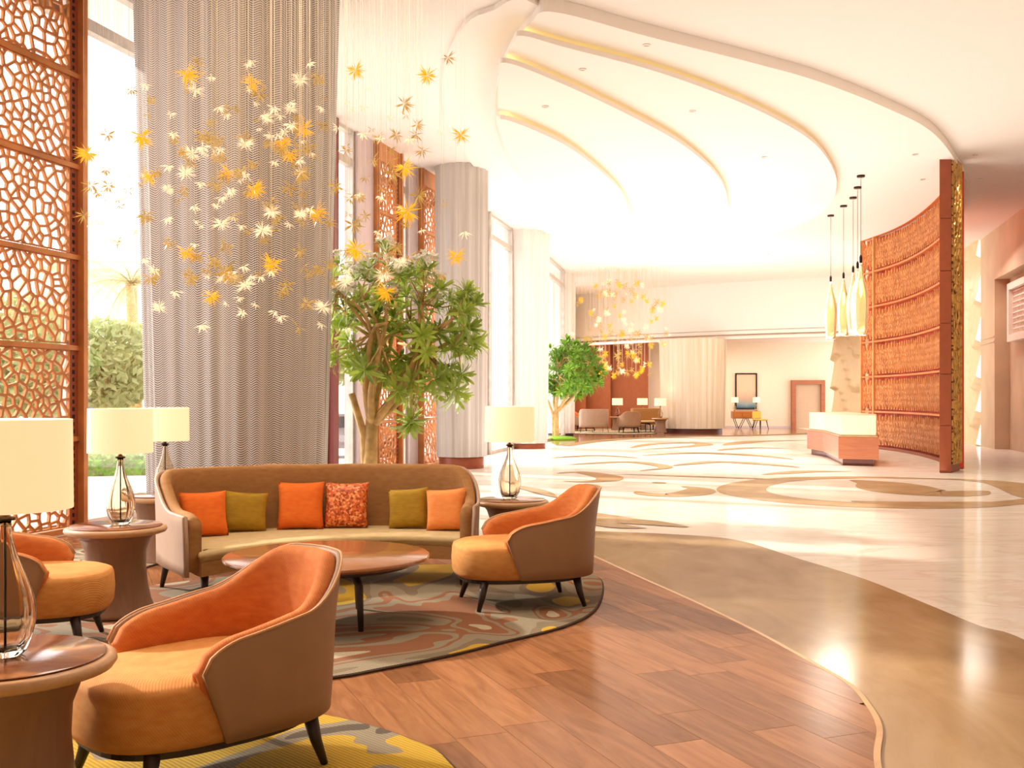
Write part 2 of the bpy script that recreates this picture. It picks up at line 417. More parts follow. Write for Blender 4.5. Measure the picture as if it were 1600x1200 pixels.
def loft_me(name, loops, smooth=True, cap=True):
    n = len(loops[0]); vs = [v for lp in loops for v in lp]; fs = []
    for i in range(len(loops)-1):
        for k in range(n): fs.append((i*n+k, i*n+(k+1) % n, (i+1)*n+(k+1) % n, (i+1)*n+k))
    if cap: fs += [tuple(range(n))[::-1], tuple(range((len(loops)-1)*n, len(loops)*n))]
    return newmesh(name, vs, fs, smooth)
def cushion_me(name, pts, z0, z1, r=.05, dome=.015):
    ar = sum(pts[i][0]*pts[(i+1)%len(pts)][1]-pts[(i+1)%len(pts)][0]*pts[i][1] for i in range(len(pts)))
    if ar < 0: pts = pts[::-1]
    prof = [(r*.5, z0), (.0, z0+.03), (-.006, (z0+z1)/2), (0, z1-r), (r*.3, z1-r*.3), (r, z1), (r*2.2, z1+dome*.7), (r*3.4, z1+dome)]
    loops = []
    for ins, z in prof: loops.append([(x, y, z) for x, y in offset_poly(pts, ins)])
    return loft_me(name, loops)
# ---------------------------------------------------------------- furniture builders
def wrap(path, n, hfun, z0, o0, o1, lean=0, bulge=0, flare=0, nv=7, rearlean=0, rtop=None):
    """wall-like body that follows an open plan curve; o0/o1 = outer/inner offset along the outward normal"""
    pts = resample(path, n); loops = []
    cx = sum(p.x for p in pts)/n; cy = sum(p.y for p in pts)/n
    for i, p in enumerate(pts):
        t = -1+2*i/(n-1)
        a_, b_ = pts[max(0, i-1)], pts[min(n-1, i+1)]; tg = (b_-a_).normalized()
        nr = Vector((tg.y, -tg.x))
        if WRAPSIGN[0] < 0: nr = -nr
        fwd = (tg if t > 0 else -tg)
        h = hfun(t); H = h-z0; ring = []
        def pos(off, v):
            z = z0+H*v
            q = p+nr*(off+flare*v*v)+fwd*(lean*v*abs(t)**6)+nr*(rearlean*max(0, (z-.55))*(1-min(1, abs(t)*1.6)))
            return (q.x, q.y, z)
        th = o0-o1; rt = rtop if rtop is not None else th/2
        for v in [j/(nv-1) for j in range(nv)][:-1]: ring.append(pos(o0+bulge*math.sin(PI*v), v))
        vt = 1-rt/H
        ring.append(pos(o0, vt))
        for k in range(1, 6):
            an = PI*k/6; ring.append(pos((o0+o1)/2+math.cos(an)*th/2, vt+math.sin(an)*rt/H))
        ring.append(pos(o1, vt))
        for v in [j/(nv-1) for j in range(nv)][:-1][::-1]: ring.append(pos(o1, v))
        loops.append(ring)
    return loops
WRAPSIGN = [1]
def capround(loops, r=.03):
    """shrink the first/last rings a little so that the ends look upholstered"""
    def shrink(ring, k, push):
        c = Vector((sum(v[0] for v in ring)/len(ring), sum(v[1] for v in ring)/len(ring), 0))
        zt = max(v[2] for v in ring); zb = min(v[2] for v in ring)
        return [((v[0]-c.x)*k+c.x+push.x, (v[1]-c.y)*k+c.y+push.y, v[2]-(1-k)*r*1.4*(v[2]-zb)/(zt-zb)) for v in ring]
    def d(a_, b_):
        ca = Vector((sum(v[0] for v in a_)/len(a_), sum(v[1] for v in a_)/len(a_))); cb = Vector((sum(v[0] for v in b_)/len(b_), sum(v[1] for v in b_)/len(b_)))
        return (ca-cb).normalized()
    p0 = d(loops[0], loops[1]); p1 = d(loops[-1], loops[-2])
    S = (.98, .9, .7, .4); K = [math.sqrt(1-s*s) for s in S]
    pre = [shrink(loops[0], k, p0*r*s) for s, k in zip(S, K)]
    post = [shrink(loops[-1], k, p1*r*s) for s, k in zip(S, K)][::-1]
    return pre+loops+post
def smooth(x, a_, b_):
    t = max(0, min(1, (x-a_)/(b_-a_))); return t*t*(3-2*t)
def chair_h(t):
    t = abs(t)
    h = .825-.18*smooth(t, .16, .60)-.06*smooth(t, .5, 1.0)
    if t > .86: h -= .10*(1-math.sqrt(max(0, 1-((t-.86)/.14)**2)))
    return h
def make_armchair():
    root = thing('armchair', 'armchair', 'armchair', group='orange armchairs')
    a_, b_ = .375, .40
    path = [(-a_, -.20), (-a_-.003, -.1)]
    for k in range(0, 25):
        th = -PI/2+PI*k/24
        s_, c_ = math.sin(th), math.cos(th)
        path.append((a_*math.copysign(abs(s_)**(2/2.35), s_), .02+b_*abs(c_)**(2/2.35)))
    path += [(a_+.003, -.1), (a_, -.20)]
    WRAPSIGN[0] = -1
    L = wrap(path, 97, chair_h, .215, 0, -.022, lean=.10, flare=.015, bulge=.012, rearlean=.22)
    sh = ob('shell', loft_me('armchair_shell', L), M['shell'], root)
    # pad inside
    L = wrap(path, 97, lambda t: chair_h(t)+.004, .26, -.02, -.10, lean=.10, flare=.015, rearlean=.22, nv=6, rtop=.045)
    L = capround(L, .028)
    ob('inner_pad', loft_me('armchair_pad', L), M['orange'], root)
    # piping along the shell's rim
    L = wrap(path, 97, chair_h, .215, .002, -.004, lean=.10, flare=.015, bulge=.012, rearlean=.22)
    rim = [r[len(r)//2] for r in L]
    mb = MB(); mb.tube(rim, .0055, 6); ob('piping', mb.me('armchair_piping', True), M['piping'], sh)
    # seat
    pts = []
    for k in range(40):
        th = 2*PI*k/40; s_, c_ = math.sin(th), math.cos(th)
        x = .362*math.copysign(abs(c_)**(2/2.9), c_); y = math.copysign(abs(s_)**(2/2.6), s_)
        y = -.09+(y*.40 if y > 0 else y*.50); pts.append((x, y))
    st = ob('seat', cushion_me('armchair_seat', pts, .215, .44, .03, .018), M['seat_orange'], root)
    pr = [(x, y, .405) for x, y in offset_poly(pts, -.001)]
    # dark base frame
    fr = offset_poly(pts, .03); base = [(x, y+.01) for x, y in fr]
    o = ob('base_frame', prism(base, .185, .22, 'armchair_base'), M['dark_wood'], root)
    for sx in (-1, 1):
        for sy in (-1, 1):
            mb = MB(); x, y = sx*.255, (-.43 if sy < 0 else .24)
            mb.tube([(x, y, .2), (x+sx*.012, y+sy*.02, .1), (x+sx*.03, y+sy*.05, 0)], [.032, .024, .015], 8)
            ob('leg', mb.me('armchair_leg', True), M['dark_wood'], root)
    return root
def make_table():
    root = thing('side_table', 'side table', 'table', group='pedestal side tables')
    mb = MB(); mb.lathe([(.25, 0), (.262, .012), (.255, .03), (.228, .10), (.205, .22), (.195, .34), (.20, .45), (.228, .53), (.26, .572)], 40)
    ob('pedestal', mb.me('table_pedestal', True), M['pedestal'], root)
    mb = MB(); mb.lathe([(.30, .57), (.325, .578), (.335, .595), (.33, .612), (.315, .62)], 48)
    ob('rim', mb.me('table_rim', True), M['rim'], root)
    mb = MB(); mb.lathe([(.298, .6205), (.302, .626), (.296, .631)], 48)
    ob('top_disc', sharp(mb.me('table_disc', True)), M['table_wood'], root)
    return root
def make_lamp():
    root = thing('table_lamp', 'table lamp', 'lamp', group='glass table lamps')
    # eight-lobed glass bottle, hollow
    def body(rf, n=48):
        mb = MB(); vs = []; fs = []
        for r, z in rf:
            for k in range(n):
                an = 2*PI*k/n; rr = r*(1+.035*math.cos(an*8)*min(1, r/.05)); vs.append((rr*math.cos(an), rr*math.sin(an), z))
        m = len(rf)
        for i in range(m-1):
            for k in range(n): fs.append((i*n+k, i*n+(k+1) % n, (i+1)*n+(k+1) % n, (i+1)*n+k))
        fs.append(tuple(range(n))[::-1]); fs.append(tuple(range((m-1)*n, m*n)))
        mb.add(vs, fs); return mb
    out = [(.052, 0), (.064, .012), (.082, .06), (.094, .115), (.095, .16), (.082, .22), (.06, .28), (.04, .33), (.026, .38), (.02, .43), (.02, .45)]
    inn = [(.017, .45), (.017, .43), (.022, .38), (.034, .33), (.052, .28), (.072, .22), (.084, .16), (.083, .115), (.07, .06), (.05, .024), (.002, .02)]
    ob('glass_base', body(out+inn).me('lamp_glass', True), M['glass'], root)
    mb = MB(); mb.tube([(0, 0, .02), (0, 0, .50)], .0045, 8); ob('rod', mb.me('lamp_rod', True), M['metal_dark'], root)
    mb = MB(); mb.lathe([(.022, .45), (.033, .452), (.033, .463), (.02, .465), (.008, .48)], 20); ob('cap', mb.me('lamp_cap', True), M['metal_dark'], root)
    mb = MB(); mb.lathe([(.214, .49), (.211, .79), (.206, .79), (.209, .49), (.214, .49)], 48)
    f = mb.me('lamp_shade_mesh', True)
    ob('lamp_shade', sharp(f), M['shade'], root)
    mb = MB(); mb.lathe([(.0, .60), (.022, .615), (.03, .64), (.022, .665), (0, .68)], 16); ob('bulb', mb.me('lamp_bulb', True), M['bulb'], root)
    mb = MB()
    for k in range(3):
        an = 2*PI*k/3; mb.tube([(0, 0, .52), (.21*math.cos(an), .21*math.sin(an), .53)], .003, 5)
    mb.tube([(0, 0, .49), (0, 0, .60)], .01, 8)
    ob('shade_carrier', mb.me('lamp_carrier', True), M['metal_dark'], root)
    return root
M['bulb'] = emit('bulb_glow', (255, 214, 140), 14)

PROTO = {}
def place(kind, maker, loc, rz, label, group, name=None):
    if kind not in PROTO: PROTO[kind] = maker(); o = PROTO[kind]
    else: o = copy_tree(PROTO[kind])
    o.location = loc; o.rotation_euler = (0, 0, rz); o['label'] = label
    if group: o['group'] = group
    return o

def make_sofa():
    root = thing('curved_sofa', 'long curved tan sofa with cream seat behind the round coffee table', 'sofa', (-1.4, 8.0, 0), group='curved sofas')
    ctrl = [(-2.29, 7.40), (-2.46, 7.66), (-2.64, 7.94), (-2.76, 8.2), (-2.70, 8.46), (-2.4, 8.72), (-1.9, 8.95), (-1.3, 9.08), (-.75, 9.04), (-.42, 8.93), (-.29, 8.74), (-.27, 8.45), (-.29, 8.18)]
    path = [(x+1.4, y-8.0) for x, y in spline(ctrl, False, 6)]
    WRAPSIGN[0] = -1
    def h(t):
        t_ = abs(t); a0 = .52 if t < 0 else .62; a1 = .84 if t < 0 else .86
        hh = .90-.26*smooth(t_, a0, a1)
        return hh
    def hp(t):
        t_ = abs(t); return h(t)+.01
    sh = ob('shell', loft_me('sofa_shell', wrap(path, 75, h, .21, 0, -.028, rearlean=.0, lean=.0, flare=.012)), M['panel'], root)
    ob('backrest', loft_me('sofa_back_pad', wrap(path, 75, lambda t: h(t)+.012-.03*smooth(abs(t), .93, 1), .25, -.026, -.115, nv=6, rtop=.04)), M['sofa'], root)
    # seat body: between the front curve and the inside of the shell
    pts = resample(path, 75); inner = []
    for i in range(3, 72):
        tg = (pts[i+1]-pts[i-1]).normalized(); nr = Vector((-tg.y, tg.x)); q = pts[i]-nr*.10
        inner.append((q.x, q.y))
    front = [(x+1.4, y-8.0) for x, y in resample(spline([(-.385, 8.22), (-.8, 8.32), (-1.25, 8.26), (-1.68, 8.02), (-2.0, 7.7), (-2.19, 7.42)], False, 8), 26)]
    poly = inner+front
    poly = [tuple(p) for p in resample(poly, 110, True)]
    ob('seat_base', prism(poly, .21, .312, 'sofa_seat_base'), M['sofa'], root)
    cu = offset_poly(poly if sum(poly[i][0]*poly[(i+1)%len(poly)][1]-poly[(i+1)%len(poly)][0]*poly[i][1] for i in range(len(poly))) > 0 else poly[::-1], -.004)
    ob('seat_cushion', cushion_me('sofa_seat', cu, .313, .385, .016, .008), M['cream'], root)
    for lx, ly, dx, dy in [(-2.22, 7.62, .02, -.05), (-2.68, 8.2, -.05, .03), (-1.5, 8.3, 0, -.03), (-1.45, 8.95, 0, .04), (-.42, 8.35, .03, -.04), (-.4, 8.75, .03, .04)]:
        mb = MB(); x, y = lx+1.4, ly-8
        mb.tube([(x, y, .23), (x+dx*.4, y+dy*.4, .12), (x+dx, y+dy, 0)], [.036, .026, .016], 8)
        ob('leg', mb.me('sofa_leg', True), M['dark_wood'], root)
    return root

def pillow_me(name, w_, h_, t_=.13, n=14):
    vs = []; fs = []
    for sgn in (1, -1):
        for j in range(n+1):
            for i in range(n+1):
                u, v = -1+2*i/n, -1+2*j/n
                prof = ((1-u**4)*(1-v**4))**.55
                pin = 1-.07*(1-abs(v)**2)*abs(u)**3; pin2 = 1-.07*(1-abs(u)**2)*abs(v)**3
                vs.append((u*w_/2*pin, sgn*t_/2*prof, v*h_/2*pin2))
    m = (n+1)**2
    for j in range(n):
        for i in range(n):
            a_ = j*(n+1)+i; fs.append((a_, a_+1, a_+n+2, a_+n+1)); fs.append((m+a_, m+a_+n+1, m+a_+n+2, m+a_+1))
    me = newmesh(name, vs, fs, True)
    bm = bmesh.new(); bm.from_mesh(me); bmesh.ops.remove_doubles(bm, verts=bm.verts, dist=1e-4)
    bmesh.ops.recalc_face_normals(bm, faces=bm.faces); bm.to_mesh(me); bm.free()
    for p in me.polygons: p.use_smooth = True
    return me

def make_coffee():
    root = thing('coffee_table', 'round wooden coffee table in front of the curved sofa', 'table', group='round coffee tables')
    mb = MB(); mb.lathe([(.60, .395), (.655, .405), (.674, .42), (.674, .432), (.666, .44)], 72); ob('tabletop', sharp(mb.me('coffee_top', True), 50), M['coffee_wood'], root)
    mb = MB(); mb.lathe([(.50, .365), (.56, .37), (.60, .394)], 48); ob('under_ring', mb.me('coffee_under', True), M['dark_wood'], root)
    for k in range(3):
        an = PI*(-.28)+2*PI*k/3; c_, s_ = math.cos(an), math.sin(an); mb = MB()
        mb.tube([(c_*r, s_*r, z) for r, z in [(.12, .362), (.26, .355), (.36, .33), (.40, .28), (.41, .15), (.42, 0)]], [.028, .028, .028, .026, .022, .018], 8)
        ob('leg', mb.me('coffee_leg', True), M['dark_wood'], root)
    mb = MB(); mb.lathe([(.14, .35), (.14, .366)], 24); ob('hub', mb.me('coffee_hub'), M['dark_wood'], root)
    return root
# ---------------------------------------------------------------- floor
fl = struct_root('floor')
ob('marble_slab', newmesh('marble_floor', [(-12, -4, 0), (22, -4, 0), (22, 56, 0), (-.0, 56, 0), (-.9, 28.1, 0), (-5.3, 12, 0), (-9, -4, 0)], [(6, 0, 1), (6, 1, 2, 3, 4, 5)]), M['marble'], fl)
wood_edge = [(3.4, -3), (2.3, 1.0), (1.0, 3.0)]
WB = [G(1366, 1200), G(1369, 1140), G(1350, 1102), G(1320, 1070), G(1250, 1029), G(1170, 985), G(1080, 941), G(1000, 905), G(920, 868)]
woodc = [(-7.6, 2.3), (-3, .4), (0, 1.0), (1.0, 2.6)]+WB+[(.2, 10.9), (-.9, 11.8), (-2.4, 12.3), (-4.2, 12.0), (-5.0, 11.0)]
wood_poly = [tuple(p) for p in spline(woodc[4:14], False, 8)]
wood_poly = [(-7.4, 2.3), (-3, .4), (0, 1.0), (.8, 2.2), (1.22, 3.3)]+wood_poly+[(-.9, 11.8), (-2.4, 12.3), (-4.6, 12.0), (-5.0, 11.0)]
beige_in = [(p[0], p[1]) for p in spline([(1.22, 3.3)]+WB, False, 8)]
beige_out = spline([(2.6, 3.0), (3.05, 5.0), G(1600, 1000), G(1530, 978), G(1450, 945), G(1350, 905), G(1250, 874), G(1150, 844), G(1050, 835), G(925, 830), G(840, 829)], False, 8)
ob('travertine_band', prism([tuple(p) for p in beige_in]+[(.0, 11.2)]+[tuple(p) for p in beige_out][::-1], .0005, .003, 'beige_band'), M['beige'], fl)
mb = MB()
strip = beige_in
for (x0, y0), (x1, y1) in zip(strip, strip[1:]):
    t_ = Vector((x1-x0, y1-y0)).normalized(); n_ = Vector((t_.y, -t_.x))*.028
    mb.add([(x0, y0, .0035), (x1, y1, .0035), (x1+n_.x, y1+n_.y, .0035), (x0+n_.x, y0+n_.y, .0035), (x0, y0, .012), (x1, y1, .012), (x1+n_.x, y1+n_.y, .012), (x0+n_.x, y0+n_.y, .012)], [(4, 7, 6, 5), (0, 1, 5, 4), (3, 7, 6, 2)[::-1], (2, 3, 7, 6)])
ob('brass_strip', mb.me('edge_strip'), M['brass'], fl)
ob('underfloor', prism(wood_poly, .001, .004, 'underfloor'), M['underfloor'], fl)
def clip(poly, rect):
    out = poly
    for i in range(len(rect)):
        a_, b_ = rect[i], rect[(i+1) % len(rect)]; e = (b_[0]-a_[0], b_[1]-a_[1]); res = []
        if not out: return []
        for j in range(len(out)):
            p, q = out[j-1], out[j]
            sp_ = e[0]*(p[1]-a_[1])-e[1]*(p[0]-a_[0]); sq = e[0]*(q[1]-a_[1])-e[1]*(q[0]-a_[0])
            if (sp_ >= 0) != (sq >= 0):
                t = sp_/(sp_-sq); res.append((p[0]+(q[0]-p[0])*t, p[1]+(q[1]-p[1])*t))
            if sq >= 0: res.append(q)
        out = res
    return out
ang = math.radians(-68); ux, uy = math.cos(ang), math.sin(ang); vx, vy = -uy, ux
PW, PL = .25, 1.25
wp = wood_poly
ar = sum(wp[i][0]*wp[(i+1) % len(wp)][1]-wp[(i+1) % len(wp)][0]*wp[i][1] for i in range(len(wp)))
wp = wp if ar > 0 else wp[::-1]
planks = []
R_ = random.Random(3)
for j in range(-60, 80):
    off = R_.random()*PL; i = -14
    pos_ = -16+off
    while pos_ < 16:
        ln = PL*R_.uniform(.7, 1.25)
        a0, a1, b0, b1 = pos_+.0015, pos_+ln-.0015, j*PW+.0015, (j+1)*PW-.0015
        rect = [(ux*s_+vx*t_, 6+uy*s_+vy*t_) for s_, t_ in ((a0, b0), (a1, b0), (a1, b1), (a0, b1))]
        pos_ += ln
        cx = sum(p[0] for p in rect)/4; cy = sum(p[1] for p in rect)/4
        if cy < 2.2 or cy > 13 or cx < -6: continue
        if cx < -.7*cy-.9 : continue
        c_ = clip(wp, rect)
        if len(c_) >= 3:
            A = abs(sum(c_[k][0]*c_[(k+1) % len(c_)][1]-c_[(k+1) % len(c_)][0]*c_[k][1] for k in range(len(c_))))/2
            if A > .004: planks.append((c_, cx, cy, A))
def weight(p): return p[3]/max(3.2, p[2])**3*(1 if p[1] > -.62*p[2] else .05)
planks.sort(key=lambda p: -weight(p))
for c_, cx, cy, A in planks[:290]:
    me = prism([(x-cx, y-cy) for x, y in c_], .004, .011, 'plank_mesh')
    # rotate local frame so grain runs along the board
    Rm = Matrix.Rotation(-ang, 4, 'Z'); me.transform(Rm)
    o = ob('plank', me, M['plank'], fl); o.location = (cx, cy, 0); o.rotation_euler = (0, 0, ang)
if len(planks) > 290:
    mb = MB()
    for c_, cx, cy, A in planks[290:]:
        if len(c_) < 3: continue
        ar = sum(c_[k][0]*c_[(k+1) % len(c_)][1]-c_[(k+1) % len(c_)][0]*c_[k][1] for k in range(len(c_)))
        if ar < 0: c_ = c_[::-1]
        n = len(c_); mb.add([(x, y, .004) for x, y in c_]+[(x, y, .011) for x, y in c_], [tuple(range(n))[::-1], tuple(range(n, 2*n))]+[(i, (i+1) % n, n+(i+1) % n, n+i) for i in range(n)])
    tag(ob('distant_planks', mb.me('distant_planks'), M['plank'], fl), kind='stuff')
# marble inlays (swirls set into the floor), drawn as tapering ribbons on the ground
RB = []
def ribbon(pts, wmax, name='inlay', taper=True, z=.0032):
    c_ = resample(spline(pts, False, 10), 46); n = len(c_); vs = []; 
    for i, p in enumerate(c_):
        tg = (c_[min(i+1, n-1)]-c_[max(0, i-1)]).normalized(); nr = Vector((-tg.y, tg.x))
        ww = wmax*(math.sin(PI*(i+.6)/(n+.2))**.8 if taper else 1)/2
        vs += [(p.x+nr.x*ww, p.y+nr.y*ww, z), (p.x-nr.x*ww, p.y-nr.y*ww, z)]
    fs = [(2*i, 2*i+1, 2*i+3, 2*i+2) for i in range(n-1)]
    me = newmesh(name, vs, fs)
    bm = bmesh.new(); bm.from_mesh(me); bmesh.ops.recalc_face_normals(bm, faces=bm.faces)
    if sum(f.normal.z for f in bm.faces) < 0: bmesh.ops.reverse_faces(bm, faces=bm.faces)
    bm.to_mesh(me); bm.free()
    me.transform(Matrix.Translation((0, 0, .0004*len(RB)))); RB.append(1)
    return ob('inlay', me, M['inlay'], fl)
def gp(*pp): return [G(*p) for p in pp]
ribbon(gp((1560, 752), (1450, 748), (1330, 746), (1230, 749), (1172, 757), (1160, 768), (1210, 779), (1300, 787), (1410, 791), (1520, 790), (1600, 783), (1660, 772)), .8)
ribbon(gp((1330, 750), (1380, 756), (1410, 765), (1450, 770), (1500, 771), (1540, 767)), 1.3)
ribbon(gp((1480, 748), (1560, 754), (1600, 764), (1600, 778)), .8)
ribbon(gp((1330, 783), (1400, 787), (1480, 788), (1560, 785)), .7)
ribbon(gp((995, 768), (1010, 772), (1050, 774), (1085, 770), (1092, 764), (1065, 760)), .6)
ribbon(gp((1020, 755), (1040, 754)), .3)
ribbon(gp((870, 740), (905, 738), (945, 744), (950, 750), (915, 753), (880, 752)), .55)
ribbon(gp((960, 741), (1060, 744), (1180, 748), (1260, 752)), .25)
ribbon(gp((1190, 742), (1260, 737), (1330, 737)), .5)
ribbon(gp((915, 800), (960, 812), (1020, 818), (1075, 824)), .5)
ribbon(gp((925, 812), (960, 822), (1010, 826)), .35)
ribbon(gp((985, 700), (1020, 694), (1080, 692), (1100, 695), (1060, 699), (1000, 703)), .6)
ribbon(gp((1130, 696), (1180, 690), (1260, 688)), .8)
ribbon(gp((1000, 712), (1090, 708), (1180, 712), (1240, 718)), .5)
ribbon(gp((1050, 728), (1120, 722), (1200, 726), (1250, 731)), .5)
ribbon(gp((860, 716), (930, 712), (1000, 716)), .35)
ribbon(gp((880, 727), (980, 722), (1040, 730), (1000, 736)), .4)
ribbon(gp((1120, 704), (1170, 700), (1230, 701)), .5)
ribbon(gp((780, 757), (830, 765), (870, 778)), .3)

# ---------------------------------------------------------------- walls, ceiling, windows
def wallrun(name, pts, z0, z1, th, mat, label=None):
    mb = MB(); vs = []; n = len(pts)
    for i, p in enumerate(pts):
        a_, b_ = Vector(pts[max(0, i-1)]), Vector(pts[min(n-1, i+1)]); t_ = (b_-a_).normalized(); nr = Vector((-t_.y, t_.x))*th
        for z in (z0, z1): vs += [(p[0], p[1], z), (p[0]+nr.x, p[1]+nr.y, z)]
    fs = []
    for i in range(n-1):
        a_, b_ = 4*i, 4*i+4
        fs += [(a_, b_, b_+2, a_+2), (a_+1, a_+3, b_+3, b_+1), (a_+2, b_+2, b_+3, a_+3), (a_, a_+1, b_+1, b_)]
    fs += [(0, 2, 3, 1), (4*n-4, 4*n-3, 4*n-1, 4*n-2)]
    me = newmesh(name, vs, fs)
    return struct(name, me, mat, None, label)
CZ = 6.45
ZP = [6.28, 6.13, 5.98, 5.83]
struct('ceiling', prism([(-9, -4), (22, -4), (22, 56), (-1.5, 56), (-1.5, 28), (-6, 12), (-9.6, -4)], CZ, CZ+.2, 'ceiling'), M['ceil'])
E0 = [(867, 19), (1016, 58), (1175, 98), (1281, 128), (1388, 170), (1457, 207), (1497, 258), (1515, 300), (1500, 335), (1440, 362), (1345, 380), (1200, 396), (1050, 402), (950, 392), (880, 352), (825, 295), (790, 240), (776, 190), (776, 140), (800, 75), (830, 35)]
E1 = [(816, 56), (883, 74), (1016, 109), (1122, 146), (1202, 181), (1265, 218), (1297, 255), (1307, 290), (1290, 325), (1220, 362), (1110, 385), (1000, 388), (920, 366), (850, 318), (805, 262), (782, 215), (777, 165), (784, 110), (800, 70)]
E2 = [(790, 98), (883, 133), (989, 183), (1069, 228), (1122, 276), (1137, 315), (1128, 340), (1060, 368), (970, 372), (900, 350), (845, 308), (805, 258), (784, 212), (778, 165), (780, 120)]
E3 = [(782, 186), (856, 213), (909, 244), (962, 290), (980, 319), (984, 345), (965, 360), (920, 358), (880, 336), (835, 296), (800, 250), (784, 215)]
E00 = [(700, 90), (692, 170), (715, 225), (760, 283), (815, 335), (880, 380), (950, 402), (1050, 412), (1200, 404), (1100, 330), (900, 60), (760, 20)]
plates = []
for nm, E, z, th in (('ceiling_plate', E0, ZP[0], .168), ('ceiling_plate', E1, ZP[1], .07), ('ceiling_plate', E2, ZP[2], .07), ('ceiling_plate', E3, ZP[3], .07)):
    pl = [tuple(p) for p in spline([AT(x, y, z) for x, y in E], True, 8)]
    o = struct(nm, prism(pl, z, z+th, 'plate'), M['ceil']); o['label'] = ['largest oval ceiling plate', 'second oval ceiling plate', 'third oval ceiling plate', 'smallest oval ceiling plate'][len(plates)]
    plates.append(pl)
    # hangers carrying the plate (ring of short blocks above it) and a cove strip lighting the plate above
    ar = sum(pl[i][0]*pl[(i+1) % len(pl)][1]-pl[(i+1) % len(pl)][0]*pl[i][1] for i in range(len(pl)))
    pc = pl if ar > 0 else pl[::-1]
    gx = sum(p[0] for p in pc)/len(pc); gy = sum(p[1] for p in pc)/len(pc); ins = [(gx+(p[0]-gx)*.82, gy+(p[1]-gy)*.82) for p in pc]
    up = CZ if len(plates) == 1 else ZP[len(plates)-2]
    body = struct('ceiling_plate_core', prism(ins, z+th, up, 'core'), M['ceil'])
    if len(plates) > 1:
        ci = offset_poly(pc, .14); mb = MB()
        near = [p for p in ci]
        mb.tube([(x, y, z+th+.015) for x, y in near+[near[0]]], .012, 5, False)
        ob('cove_strip', mb.me('cove'), M['cove'], o)
pl = [tuple(p) for p in spline([AT(x, y, 6.38) for x, y in E00], True, 8)]
struct('ceiling_rim', prism(pl, 6.38, 6.449, 'rim00'), M['ceil'])

def FX(d): return -8.322+.2727*d if d < 28.1 else (-.66+(d-28.1)*.226 if d < 35 else (.9+(d-35)*.183 if d < 41 else 2.0+(d-41)*.075))
def along(d0, d1): return (FX(d0), d0), (FX(d1), d1)
def slab(mb, d0, d1, z0, z1, off0, off1):
    (x0, y0), (x1, y1) = along(d0, d1); t_ = Vector((x1-x0, y1-y0)).normalized(); n_ = Vector((t_.y, -t_.x))
    v = []
    for z in (z0, z1):
        for (x, y), o_ in (((x0, y0), off0), ((x1, y1), off0), ((x1, y1), off1), ((x0, y0), off1)): v.append((x+n_.x*o_, y+n_.y*o_, z))
    mb.add(v, [(0, 1, 2, 3), (7, 6, 5, 4), (0, 4, 5, 1), (1, 5, 6, 2), (2, 6, 7, 3), (3, 7, 4, 0)])
# windows: frame + pane per bay
bays = [(3.0, 7.4), (7.5, 12.05), (12.1, 15.5), (15.55, 18.5), (18.74, 19.6), (20.36, 22.2), (22.72, 24.2), (24.6, 28.0), (28.15, 30.9), (31.0, 34.9), (35.1, 40.9), (41.1, 47)]
for i, (d0, d1) in enumerate(bays):
    wr = struct_root('window_%d' % (i+1))
    mb = MB(); fw = .06
    slab(mb, d0, d0+fw, .0, CZ, -.08, .05); slab(mb, d1-fw, d1, .0, CZ, -.08, .05)
    slab(mb, d0+fw, d1-fw, 0, .09, -.08, .05); slab(mb, d0+fw, d1-fw, 5.78, 5.92, -.08, .05); slab(mb, d0+fw, d1-fw, CZ-.06, CZ, -.08, .05)
    ob('window_frame', mb.me('window_frame'), M['frame_grey'], wr)
    for z0, z1 in ((.09, 5.78), (5.92, CZ-.06)):
        mb = MB(); slab(mb, d0+fw, d1-fw, z0, z1, -.02, -.01); ob('pane', mb.me('pane'), M['glasspane'], wr)
tr = struct_root('trim_1')
for d0, d1 in ((19.62, 20.34), (22.22, 22.7)):
    mb = MB(); slab(mb, d0, d1, 0, CZ, -.15, .12); ob('pier', mb.me('pier'), M['mullion'], tr)
mb = MB(); slab(mb, 18.52, 18.72, 0, CZ, -.12, .16); struct('trim_2', mb.me('red_post'), M['redwood_dark'], None, 'dark red post behind the metal mesh column')
mb = MB(); slab(mb, 28.02, 28.14, 0, CZ, -.1, .12); struct('trim_3', mb.me('mull'), M['frame_grey'])
# left wall beyond the windows, far room
struct('wall_left', prism([(2.42, 47.1), (2.95, 53), (2.6, 53), (2.1, 47.1)], 0, CZ, 'wl'), M['wall'])
struct('wall_back', prism([(2.6, 53), (17, 53), (17, 53.3), (2.6, 53.3)], 0, CZ, 'wb'), M['wall'])
fas = spline([(1.6, 52.6), (4.6, 49.2), (7.5, 46.6), (11, 44.2), (14.9, 42.2)], False, 8)
wallrun('wall_fascia', fas, 4.30, CZ, .35, M['ceil'], 'upper fascia wall above the far lounge')
wallrun('trim_4', [(x+.0, y-.12) for x, y in fas], 4.22, 4.36, .5, M['plaster'])
wallrun('trim_5', [(x+.0, y-.06) for x, y in fas], 4.02, 4.14, .5, M['plaster'])
struct('ceiling_far', prism([tuple(p) for p in fas]+[(17, 44), (17, 53), (2.6, 53)], 4.3, 4.4, 'cf'), M['ceil'])
